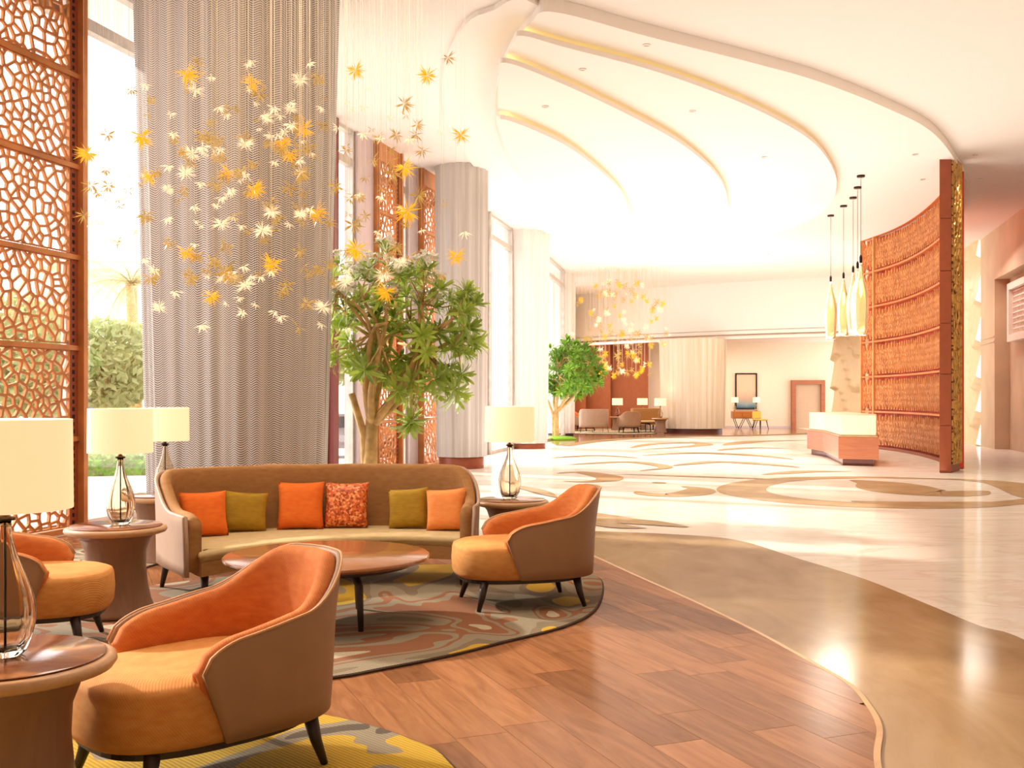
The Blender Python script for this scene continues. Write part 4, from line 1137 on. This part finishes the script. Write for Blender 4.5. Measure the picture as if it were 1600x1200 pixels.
def tree(name, label, base, crown_c, crown_r, nclu, leafmat_, scale=1, fork=1.25, r0=.13, blossoms=24, seed=3, limbs=6, tilt=(0, 0), lc=None, lumps=None):
    R_ = random.Random(seed); t = thing(name, label, 'tree', (base[0], base[1], 0))
    C_ = Vector(crown_c)-Vector((base[0], base[1], 0)); RR = Vector(crown_r); tips = []
    k = 0
    while len(tips) < nclu:
        k += 1
        if lumps:
            lx, ly, lr = R_.choice(lumps); q_ = P(lx, ly, base[1]+R_.uniform(-.55, .55)); v = Vector((R_.gauss(0, 1), R_.gauss(0, 1), R_.gauss(0, 1))).normalized()*lr*base[1]/F*R_.uniform(.3, 1)**.5
            p = q_+v-Vector((base[0], base[1], 0))
            if k < 6000 and any((p-q).length < .13 for q in tips): continue
            tips.append(p); continue
        v = Vector((R_.gauss(0, 1), R_.gauss(0, 1), R_.gauss(0, 1))).normalized()*R_.uniform(.45, 1)**.5
        if v.z < -.75: continue
        p = C_+Vector((v.x*RR.x, v.y*RR.y, v.z*RR.z))
        if any((p-q).length < .135*scale for q in tips): 
            if k < 4000: continue
        tips.append(p)
    F0 = Vector((tilt[0], tilt[1], fork))
    # trunk: two fused stems that twist apart
    mb = MB(); mb.tube([(0.02, 0, -.02), (.0, .0, .15), (-.02, 0, fork*.5), (F0.x, F0.y, fork)], [r0*1.35, r0*1.05, r0*.9, r0*.75], 12)
    mb.tube([(-.05*scale, .03, 0), (-.08*scale, .02, fork*.4), (-.10*scale, .0, fork*.8), (-.26*scale, -.05, fork*1.25)], [r0*.9, r0*.6, r0*.5, r0*.42], 10)
    ob('trunk', mb.me('trunk', True), M['bark'], t)
    br = MB(); mids = []
    for i in range(limbs):
        an = 2*PI*i/limbs+R_.uniform(-.3, .3); m_ = Vector((C_.x+math.cos(an)*RR.x*.45, C_.y+math.sin(an)*RR.y*.45, C_.z-RR.z*R_.uniform(.25, .6)))
        q = F0.lerp(m_, .45)+Vector((math.cos(an)*.10*scale, math.sin(an)*.1*scale, -.06*scale))
        br.tube([tuple(v) for v in spline([tuple(F0-Vector((0, 0, .12*scale))), tuple(q), tuple(m_)], False, 4)], [r0*.55-(r0*.25)*j/8 for j in range(9)], 8); mids.append(m_)
    subs = []
    for m_ in mids:
        for j in range(3):
            s_ = m_+Vector((R_.uniform(-.5, .5)*RR.x*.8+(m_.x-C_.x)*.4, R_.uniform(-.5, .5)*RR.y*.8+(m_.y-C_.y)*.4, R_.uniform(.1, .7)*RR.z))
            br.tube([m_, m_.lerp(s_, .5)+Vector((R_.uniform(-.05, .05), R_.uniform(-.05, .05), .04))*scale, s_], [r0*.30, r0*.22, r0*.15], 6); subs.append(s_)
    for p in tips:
        q = min(subs+mids, key=lambda s_: (s_-p).length)
        br.tube([q, q.lerp(p, .5)+Vector((R_.uniform(-.05, .05), R_.uniform(-.05, .05), -.05))*scale, p], [r0*.13, r0*.09, r0*.06], 5)
    ob('branches', br.me('branches', True), M['bark'], t)
    for i, p in enumerate(tips):
        o = ob('leaf_cluster', (lc or LC)[i % 3], None, t); o.location = p
        d = (p-C_); d = Vector((d.x/RR.x, d.y/RR.y, d.z/RR.z+.55)).normalized(); o.rotation_mode = 'QUATERNION'; o.rotation_quaternion = d.to_track_quat('Z', 'Y')
        s_ = scale*R_.uniform(.85, 1.2); o.scale = (s_, s_, s_)
        if not o.data.materials: o.data.materials.append(leafmat_)
    for i in range(blossoms):
        p = R_.choice([q for q in tips if q.z > C_.z+.1 and q.x < C_.x+.55 and q.y < .2] or tips); o = ob('blossom_cluster', BL[i % 3], None, t); o.location = p+Vector((0, -.13*scale, .07*scale)); s_ = scale*R_.uniform(1.1, 1.6); o.scale = (s_, s_, s_)
    return t
tree('frangipani_tree', 'tall flowering tree with pale trunk behind the sofa', (-1.86, 14.0), (P(622, 505, 14).x, 14.0, P(0, 497, 14).z), (.95, .85, .85), 135, M['leaf'], 1, 1.25, .105, 24, seed=8, limbs=7, lumps=[(545,425,42),(600,432,46),(655,445,42),(700,490,40),(722,535,24),(620,515,52),(545,500,42),(515,560,24),(680,560,42),(700,605,36),(630,590,34),(575,560,30),(640,655,10),(585,470,50),(655,500,45),(725,470,14)])
LC2 = [m_.copy() for m_ in LC]
for m_ in LC2: m_.materials.clear(); m_.materials.append(M['leaf2'])
t2 = tree('potted_tree', 'smaller dense green tree on a moss disc beside the far lounge', (1.60, 38.0), (P(893, 588, 38).x, 38.0, P(0, 580, 38).z), (1.12, 1.0, 1.12), 130, M['leaf2'], 1.25, 1.15, .11, 0, seed=4, lc=LC2)
mb = MB(); mb.lathe([(.62, 0.002), (.60, .06), (.4, .12), (.0, .15)], 32)
o = ob('moss_bed', mb.me('moss', True), M['grass'], t2); o.location = (.12, 0, 0)
# ---------------------------------------------------------------- foreground lounge
def rug(label, pts, mat, name='area_rug'):
    t = thing(name, label, 'rug', (0, 0, 0), group='patterned lounge rugs')
    p = [tuple(q) for q in spline(pts, True, 10)]
    ar = sum(p[i][0]*p[(i+1)%len(p)][1]-p[(i+1)%len(p)][0]*p[i][1] for i in range(len(p))); p = p if ar > 0 else p[::-1]
    ob('binding', prism(p, .0115, .024, 'rug_binding'), M['rug_edge'], t)
    ob('pile', prism(offset_poly(p, .012), .0245, .028, 'rug_pile'), mat, t); return t
RZ = .029
rug('large swirl patterned rug under the coffee table and sofa', [G(942, 935), G(925, 963), G(880, 985), G(780, 1011), G(700, 1031), G(600, 1051), G(515, 1066), (-1.6, 5.32), (-2.4, 5.45), (-3.1, 5.9), (-3.35, 6.8), (-3.2, 7.8), (-2.4, 8.7), (-1.2, 9.25), (0, 9.35), (.52, 9.0), G(938, 908)], M['rug1'])
rug('yellow patterned rug under the nearest armchair', [G(515, 1126), G(575, 1140), G(640, 1162), G(700, 1195), (-.1, 3.6), (-.4, 2.4), (-1.6, 1.5), (-2.8, 2.0), (-3.0, 3.4), (-2.4, 4.6), (-1.6, 5.05), (-1.1, 5.02)], M['rug2'])
rug('beige patterned rug by the window beyond the left armchair', [(-5.0, 8.6), (-4.6, 9.8), (-3.9, 10.6), (-3.2, 10.3), (-3.2, 9.2), (-3.7, 8.2), (-4.4, 7.8)], M['rug3'])
AC = make_armchair
def face(dx, dy): return math.atan2(dy, dx)+PI/2
place('ac', AC, (-1.16, 4.24, RZ), face(-.70, -.714), 'nearest orange armchair with brown shell at the bottom left', 'orange armchairs')
place('ac', AC, (.16, 7.66, RZ), face(-.965, -.26), 'orange armchair right of the coffee table', 'orange armchairs')
place('ac', AC, (-3.0, 6.28, RZ), face(.95, .18), 'orange armchair at the left edge behind the nearest lamp', 'orange armchairs')
place('ac', AC, (-2.25, 11.0, .012), face(.1, 1), 'armchair behind the sofa with only its rounded back top showing', 'orange armchairs')
TB = [((-1.70, 3.54, .0), 'nearest pedestal side table, cut by the bottom left corner', 1.06), ((-2.70, 7.20, RZ), 'pedestal side table between the left armchair and the sofa', 1.0), ((.0, 9.05, RZ), 'side table between the sofa and the right armchair', .95), ((-3.22, 9.65, .012), 'side table behind the left end of the sofa', 1.0)]
LB = ['nearest table lamp with its big shade cut by the left edge', 'table lamp on the pedestal table left of the sofa', 'table lamp right of the sofa above the right armchair', 'table lamp behind the left end of the sofa']
LX = [(-1.70, 3.54), (-2.67, 7.20), (-.02, 9.05), (-3.17, 9.65)]
for (loc, lb, s_), ll, (lx, ly) in zip(TB, LB, LX):
    loc = (loc[0], loc[1], .024 if loc[2] == RZ else .011 if loc[1] > 9 else .011)
    z0 = {3.54: RZ, 7.2: RZ, 9.05: RZ}.get(loc[1], .011)
    o = place('tb', make_table, (loc[0], loc[1], z0), 0, lb, 'pedestal side tables'); o.scale = (s_, s_, .965)
    l = place('lp', make_lamp, (lx, ly, z0+.631*.965+.001), random.random(), ll, 'glass table lamps')
    lamp('lamp_bulb_light', 'POINT', (lx, ly, z0+1.27), 14, (1, .78, .48), shadow_soft_size=.05)
sofa = make_sofa(); sofa.location.z = RZ
ct = make_coffee(); ct.location = (-1.22, 6.98, RZ)
# cushions
def pil(key, cx, cy, w_, d, rz, mat, label, lean=-.28, roll=0, h_=None):
    p = P(cx, cy, d); h_ = h_ or w_
    me = pillow_me('cushion_'+key, w_, h_); o = ob('cushion', me, mat); o.location = (p.x, p.y, RZ+.392+h_/2*.965)
    o.rotation_euler = (lean, roll, rz); tag(o, label, 'cushion', 'cushions on the curved sofa'); return o
pil('a', 318, 806, .37, 8.25, .50, M['pil_orange'], 'bright orange cushion at the left end of the sofa', h_=.36)
pil('b', 383, 805, .36, 8.56, .40, M['pil_olive'], 'olive yellow cushion second from the left on the sofa', roll=.10, h_=.33)
pil('c', 470, 790, .38, 8.72, .12, M['pil_orange'], 'largest orange cushion in the middle of the sofa', h_=.40)
pil('d', 541, 790, .37, 8.80, .02, M['pil_seq'], 'sparkly textured copper cushion in the middle of the sofa', h_=.39)
pil('e', 638, 793, .34, 8.76, -.10, M['pil_olive'], 'olive yellow cushion second from the right on the sofa', roll=-.08, h_=.34)
pil('f', 697, 795, .34, 8.62, -.20, M['pil_pale'], 'pale orange cushion at the right end of the sofa', roll=-.08, h_=.35)

# ---------------------------------------------------------------- far lounge
place('ac', AC, (3.05, 47.7, .03), face(.8, -.6), 'far lounge armchair nearest the small tree', 'orange armchairs').scale = (1.25, 1.25, 1.1)
place('ac', AC, (5.0, 45.0, .03), face(-.1, 1), 'far lounge armchair seen from behind', 'orange armchairs').scale = (1.2, 1.2, 1.1)
s2 = copy_tree(sofa); s2.location = (3.5, 45.6, .03); s2.rotation_euler.z = PI-.15; s2.scale = (.5, .75, 1.1); s2['label'] = 'far lounge curved sofa seen from behind'
s3 = copy_tree(sofa); s3.location = (6.55, 48.4, .03); s3.rotation_euler.z = -.1; s3.scale = (.8, .8, 1.1); s3['label'] = 'far lounge curved sofa facing the room'
c2 = copy_tree(ct); c2.location = (5.75, 46.2, .03); c2['label'] = 'pale coffee table in the far lounge'
lq = [((4.85, 48.6), 'far table lamp before the brown wall, left', 'far side table holding the left lamp'), ((6.15, 49.8), 'far table lamp before the brown wall, right', 'far side table behind the far facing sofa'), ((6.28, 44.7), 'far table lamp beside the beige drum', 'far conical side table beside the beige drum')]
for (x, y), l1, l2 in lq:
    o = place('tb', make_table, (x, y, .03), 0, l2, 'pedestal side tables'); o.scale = (1.1, 1.1, 1.0)
    o = place('lp', make_lamp, (x, y, .662), 0, l1, 'glass table lamps'); o.scale = (1.15, 1.15, 1.05)
    lamp('lamp_bulb_light', 'POINT', (x, y, 1.3), 20, (1, .78, .48), shadow_soft_size=.05)
rug('dark patterned rug under the far lounge', [(2.6, 44.2), (4.5, 43.2), (5.9, 43.9), (6.3, 46.4), (6.7, 50.6), (4, 50.8), (2.8, 48.6)], M['rug3']).location.z = .0
struct('floor_border', prism([tuple(p) for p in spline([(1.4, 33.5), (2.7, 37.0), (4.4, 39.6), (6.6, 41.2), (9.0, 42.4), (11.6, 44.2), (13.8, 46.5)], False, 8)]+[(14.2, 52.9), (3.0, 52.9), (2.2, 44), (1.2, 37)], .0005, .006, 'border'), M['table_wood'], None, 'dark wood floor of the far lounge')
mb = MB(); pts = resample(spline([(1.4, 33.5), (2.7, 37.0), (4.4, 39.6), (6.6, 41.2), (9.0, 42.4), (11.6, 44.2), (13.8, 46.5)], False, 8), 50)
mb.add([(p.x+o_*.4, p.y-o_*.7, .008) for p in pts for o_ in (0, 1)], [(2*i, 2*i+1, 2*i+3, 2*i+2) for i in range(49)])
struct('floor_border_strip', mb.me('bstrip'), M['beige'], None, 'beige stone strip edging the far lounge floor')

# console with picture, two lamps and a chair at the back wall
X = lambda px, d: (px-800)*d/F
cn = thing('console_table', 'small wooden console on hairpin legs under the far picture', 'table', (X(1165, 51.5), 51.5, .007))
wd = X(1188, 51.5)-X(1145, 51.5)
bev(ob('cabinet', MB().box(-wd/2, wd/2, -.25, .25, .5, .86).me('console_cab'), M['console'], cn), .01)
for k in range(3): ob('drawer', MB().box(-wd/2+.03+k*wd/3, -wd/2+wd/3-.03+k*wd/3, -.27, -.25, .54, .82).me('drawer'), M['console'], cn)
for sx in (-1, 1):
    mb = MB(); mb.tube([(sx*wd*.42, -.2, .5), (sx*wd*.30, -.2, .03), (sx*wd*.22, -.2, .03), (sx*wd*.05, -.2, .5)], .018, 6); ob('leg', mb.me('hairpin'), M['metal_dark'], cn)
    mb = MB(); mb.tube([(sx*wd*.42, .2, .5), (sx*wd*.30, .2, .03), (sx*wd*.22, .2, .03), (sx*wd*.05, .2, .5)], .018, 6); ob('leg', mb.me('hairpin'), M['metal_dark'], cn)
pc = thing('framed_picture', 'tall dark framed picture of a misty seascape on the back wall', 'picture', (X(1166, 52.9), 52.93, 0))
w2 = X(1183, 52.9)-X(1149, 52.9); za, zb = EYE+(HY-642)*52.9/F, EYE+(HY-583)*52.9/F
za = max(za, .95)
for a_ in (((-w2/2, -w2/2+.06), (za, zb)), ((w2/2-.06, w2/2), (za, zb)), ((-w2/2+.06, w2/2-.06), (za, za+.06)), ((-w2/2+.06, w2/2-.06), (zb-.06, zb))):
    ob('frame_bar', MB().box(a_[0][0], a_[0][1], -.05, .05, a_[1][0], a_[1][1]).me('fb'), M['metal_dark'], pc)
ob('print', MB().box(-w2/2+.06, w2/2-.06, .0, .03, za+.06, zb-.06).me('print'), M['picture'], pc)
for x, lb in ((1148, 'small console lamp left of the picture'), (1182, 'small console lamp right of the picture')):
    o = place('lp', make_lamp, (X(x, 51.5), 51.5, .868), 0, lb, 'console lamps'); o.scale = (.8, .8, .85)
def desk_chair():
    t = thing('yellow_chair', 'small yellow chair beside the far console', 'chair', (X(1188, 50.4), 50.4, .007), .5)
    bev(ob('seat', MB().box(-.27, .27, -.26, .26, .42, .50).me('ys'), M['yellow_chair'], t), .03)
    bev(ob('backrest', MB().box(-.27, .27, .22, .30, .52, .84).me('yb'), M['yellow_chair'], t), .03)
    for sx in (-1, 1):
        for sy in (-1, 1):
            mb = MB(); mb.tube([(sx*.2, sy*.2, .43), (sx*.27, sy*.27, 0)], [.022, .014], 6); ob('leg', mb.me('yl'), M['metal_dark'], t)
    for sx in (-1, 1):
        mb = MB(); mb.tube([(sx*.24, .24, .42), (sx*.24, .26, .6)], .015, 6); ob('back_post', mb.me('yp'), M['metal_dark'], t)
desk_chair()

# ---------------------------------------------------------------- outdoors
tag(struct('ground', newmesh('ground', [(-60, -10, -.06), (-9.3, -10, -.06), (-5.35, 12, -.06), (-.95, 28.1, -.06), (1.5, 47, -.06), (2.0, 80, -.06), (-60, 80, -.06)], [(0, 1, 2, 3, 4, 5, 6)]), M['pave']), 'pale paved terrace and road outside')
def foliage(mb, c, r, n, size, R_):
    for k in range(n):
        v = Vector((R_.gauss(0, 1), R_.gauss(0, 1), R_.gauss(0, 1))).normalized()*R_.uniform(.5, 1)**.4
        p = Vector(c)+Vector((v.x*r[0], v.y*r[1], v.z*r[2])); a_ = Vector((R_.uniform(-1, 1), R_.uniform(-1, 1), R_.uniform(-1, 1))).normalized()*size; b_ = a_.orthogonal().normalized()*size*.45
        mb.add([p-a_, p+b_, p+a_, p-b_], [(0, 1, 2, 3)])
def hedge(label, p0, p1, w_, h_, n, sz, seed):
    t = thing('hedge', label, 'hedge', (0, 0, 0)); R_ = random.Random(seed); a_, b_ = Vector(p0), Vector(p1); d = (b_-a_); L = d.length; d.normalize(); nn = Vector((-d.y, d.x)); an = math.atan2(d.y, d.x)
    o = ob('core', MB().box(.05, L-.05, -w_/2+.08, w_/2-.08, 0, h_-.08).me('hedge_core'), M['grass'], t); o.location = (a_.x, a_.y, -.06); o.rotation_euler.z = an
    mb = MB()
    for k in range(n):
        s_ = R_.uniform(0, L); q = R_.uniform(-w_/2, w_/2); z = R_.uniform(0, h_)
        if R_.random() < .6: z = h_+R_.uniform(-.05, .05)
        else: q = math.copysign(w_/2, R_.uniform(-1, 1))
        p = Vector((a_.x+d.x*s_+nn.x*q, a_.y+d.y*s_+nn.y*q, z-.06)); u = Vector((R_.uniform(-1, 1), R_.uniform(-1, 1), R_.uniform(-1, 1))).normalized()*sz; v = u.orthogonal().normalized()*sz*.6
        mb.add([p-u, p+v, p+u, p-v], [(0, 1, 2, 3)])
    tag(ob('leaves', mb.me('hedge_leaves'), M['hedge'], t), kind='stuff')
hedge('low clipped hedge outside the window behind the second lamp', (-12.5, 20.5), (-6.0, 22.5), 1.4, .38, 2600, .07, 1)
hedge('farther low hedge across the path outside', (-19, 37.5), (-13.5, 38.5), 1.6, .3, 1500, .09, 2)
def garden_tree(label, x, y, h, r, n, seed, sz=.16, mat='outleaf'):
    t = thing('garden_tree', label, 'tree', (x, y, -.06)); R_ = random.Random(seed)
    mb = MB(); mb.tube([(0, 0, 0), (.05, 0, h*.4), (0, .05, h*.7)], [.14, .1, .06], 8)
    for k in range(5): an = 1.26*k; mb.tube([(0, 0, h*.45), (math.cos(an)*r[0]*.5, math.sin(an)*r[1]*.5, h*.75)], [.06, .03], 6)
    ob('trunk', mb.me('gt_trunk', True), M['bark'], t)
    mb = MB(); foliage(mb, (0, 0, h-r[2]*.9), r, n, sz, R_)
    for k in range(4): foliage(mb, (R_.uniform(-.6, .6)*r[0], R_.uniform(-.4, .4)*r[1], h-r[2]*R_.uniform(.6, 1.4)), [q*.6 for q in r], n//3, sz, R_)
    tag(ob('foliage', mb.me('gt_leaves'), M[mat], t), kind='stuff')
garden_tree('bushy garden tree outside the left window', X(165, 30), 30, 3.7, (1.6, 1.4, 1.3), 1500, 1)
garden_tree('garden bush outside beside the metal mesh column', X(215, 33.5), 33.5, 3.8, (1.1, 1.2, 1.2), 1000, 2)
garden_tree('garden bush half hidden by the left screen', X(118, 35.2), 35.2, 3.3, (1.4, 1.4, 1.1), 900, 3)
garden_tree('garden tree seen through the panes right of the mesh column', X(545, 52), 52, 5.6, (2.2, 1.6, 1.8), 1200, 6, .2)
garden_tree('garden tree seen through the left screen openings', X(20, 26), 26, 4.0, (1.8, 1.5, 1.5), 1300, 7)
def palm(label, x, y, h, seed, L=2.6):
    t = thing('palm_tree', label, 'tree', (x, y, -.06)); R_ = random.Random(seed)
    mb = MB(); mb.tube([(0, 0, 0), (.1, 0, h*.5), (0, 0, h)], [.26, .2, .2], 10); ob('trunk', mb.me('palm_trunk', True), M['bark'], t)
    for k in range(22):
        an = 2.4*k; el = R_.uniform(-.1, 1.1); mb = MB(); l = L*R_.uniform(.85, 1.1); c_, s_ = math.cos(an), math.sin(an); pts = []
        for j in range(9):
            u = j/8; r = l*u*math.cos(el*(1-.5*u)); z = h+l*u*math.sin(el)-l*.75*u*u; pts.append(Vector((c_*r, s_*r, z)))
        mb.tube(pts, [.03-.025*j/8 for j in range(9)], 4); sd = Vector((-s_, c_, 0))
        for j in range(1, 33):
            u = j/33*8; i_ = min(7, int(u)); p = pts[i_].lerp(pts[i_+1], u-i_); tg = (pts[i_+1]-pts[i_]).normalized(); ll = .55*math.sin(PI*(.15+.8*j/33))
            for sg in (1, -1):
                e = p+sd*sg*ll*.75+tg*ll*.5-Vector((0, 0, ll*.45)); mb.add([p-tg*.025, p+tg*.025, e], [(0, 1, 2)])
        ob('frond', mb.me('frond'), M['palm'], t)
palm('palm tree outside partly hidden by the left screen', X(100, 44), 44, 7.0, 1, 3.0)
palm('palm tree outside against the mesh column', X(205, 41), 41, 6.0, 2, 2.6)
bh = thing('hoarding', 'blue site hoarding outside by the left screen', 'fence', (X(100, 46), 46, -.06))
for k in range(5): ob('board', MB().box(-1.2+k*.72, -1.2+k*.72+.69, 0, .06, .1, 1.65).me('board'), M['blue'], bh)
ob('base_rail', MB().box(-1.2, 2.37, -.02, .1, 0, .1).me('brail'), M['bld'], bh)
hb = thing('hoarding', 'blue hoarding outside left of the grey string draped column', 'fence', (X(612, 48), 48, -.06))
for k in range(3): ob('board', MB().box(k*.5, k*.5+.47, 0, .06, .1, 1.9).me('board'), M['blue'], hb)
ob('base_rail', MB().box(0, 1.47, -.02, .1, 0, .1).me('brail'), M['bld'], hb)
def building(label, x, y, w_, d_, h_, cols, rows):
    t = thing('building', label, 'building', (x, y, -.06)); ob('walls', MB().box(-w_/2, w_/2, 0, d_, 0, h_).me('bw'), M['bld'], t)
    ob('roof', MB().box(-w_/2-.2, w_/2+.2, -.2, d_+.2, h_, h_+.3).me('br'), M['bld'], t)
    me = MB().box(-w_/cols*.33, w_/cols*.33, -.08, .02, 0, h_/rows*.55).me('bwin')
    for i in range(cols):
        for j in range(rows):
            o = ob('window', me, M['bldwin'], t); o.location = (-w_/2+w_/cols*(i+.5), 0, h_/rows*(j+.25))
building('hazy pale office block outside above the palms', X(228, 74), 74, 6, 8, 12.5, 3, 6)
building('low pale building outside beyond the road', X(140, 62), 62, 5, 6, 9.6, 4, 5)
def car(label, x, y, rz, mat):
    t = thing('parked_car', label, 'car', (x, y, -.06), rz)
    prof = [(-2.2, .35), (-2.25, .7), (-2.1, .9), (-1.5, .98), (-.85, 1.42), (.55, 1.45), (1.25, 1.0), (2.05, .86), (2.25, .6), (2.2, .3)]
    loops = []
    for yy, s_, dz in ((-.86, .94, 0), (-.84, 1, 0), (-.6, 1, .02), (.6, 1, .02), (.84, 1, 0), (.86, .94, 0)):
        loops.append([(x_*(1 if abs(yy) < .85 else .98), yy, z*(1+dz)) for x_, z in prof])
    ob('body', sharp(loft_me('car_body', loops)), mat, t)
    for sg in (-1, 1): ob('side_glass', MB().add([(-1.15, sg*.875, .98), (-.8, sg*.872, 1.34), (.5, sg*.872, 1.36), (1.05, sg*.875, 1.0)], [(0, 1, 2, 3) if sg > 0 else (3, 2, 1, 0)]).me('sg'), M['carglass'], t)
    ob('windscreen', MB().add([(.62, -.7, 1.45), (.62, .7, 1.45), (1.27, .76, 1.04), (1.27, -.76, 1.04)], [(3, 2, 1, 0)]).me('ws'), M['carglass'], t)
    ob('rear_window', MB().add([(-.92, -.7, 1.43), (-.92, .7, 1.43), (-1.5, .76, 1.03), (-1.5, -.76, 1.03)], [(0, 1, 2, 3)]).me('rw'), M['carglass'], t)
    for wx in (-1.4, 1.4):
        for wy in (-.8, .8):
            mb = MB(); mb.tube([(wx, wy-.12, .33), (wx, wy+.12, .33)], .33, 20); ob('wheel', mb.me('wheel'), M['tyre'], t)
car('grey parked car outside right of the metal mesh column', X(524, 28), 28, .35, M['car'])
bpy.data.objects['parked_car'].scale = (1, 1, .8)
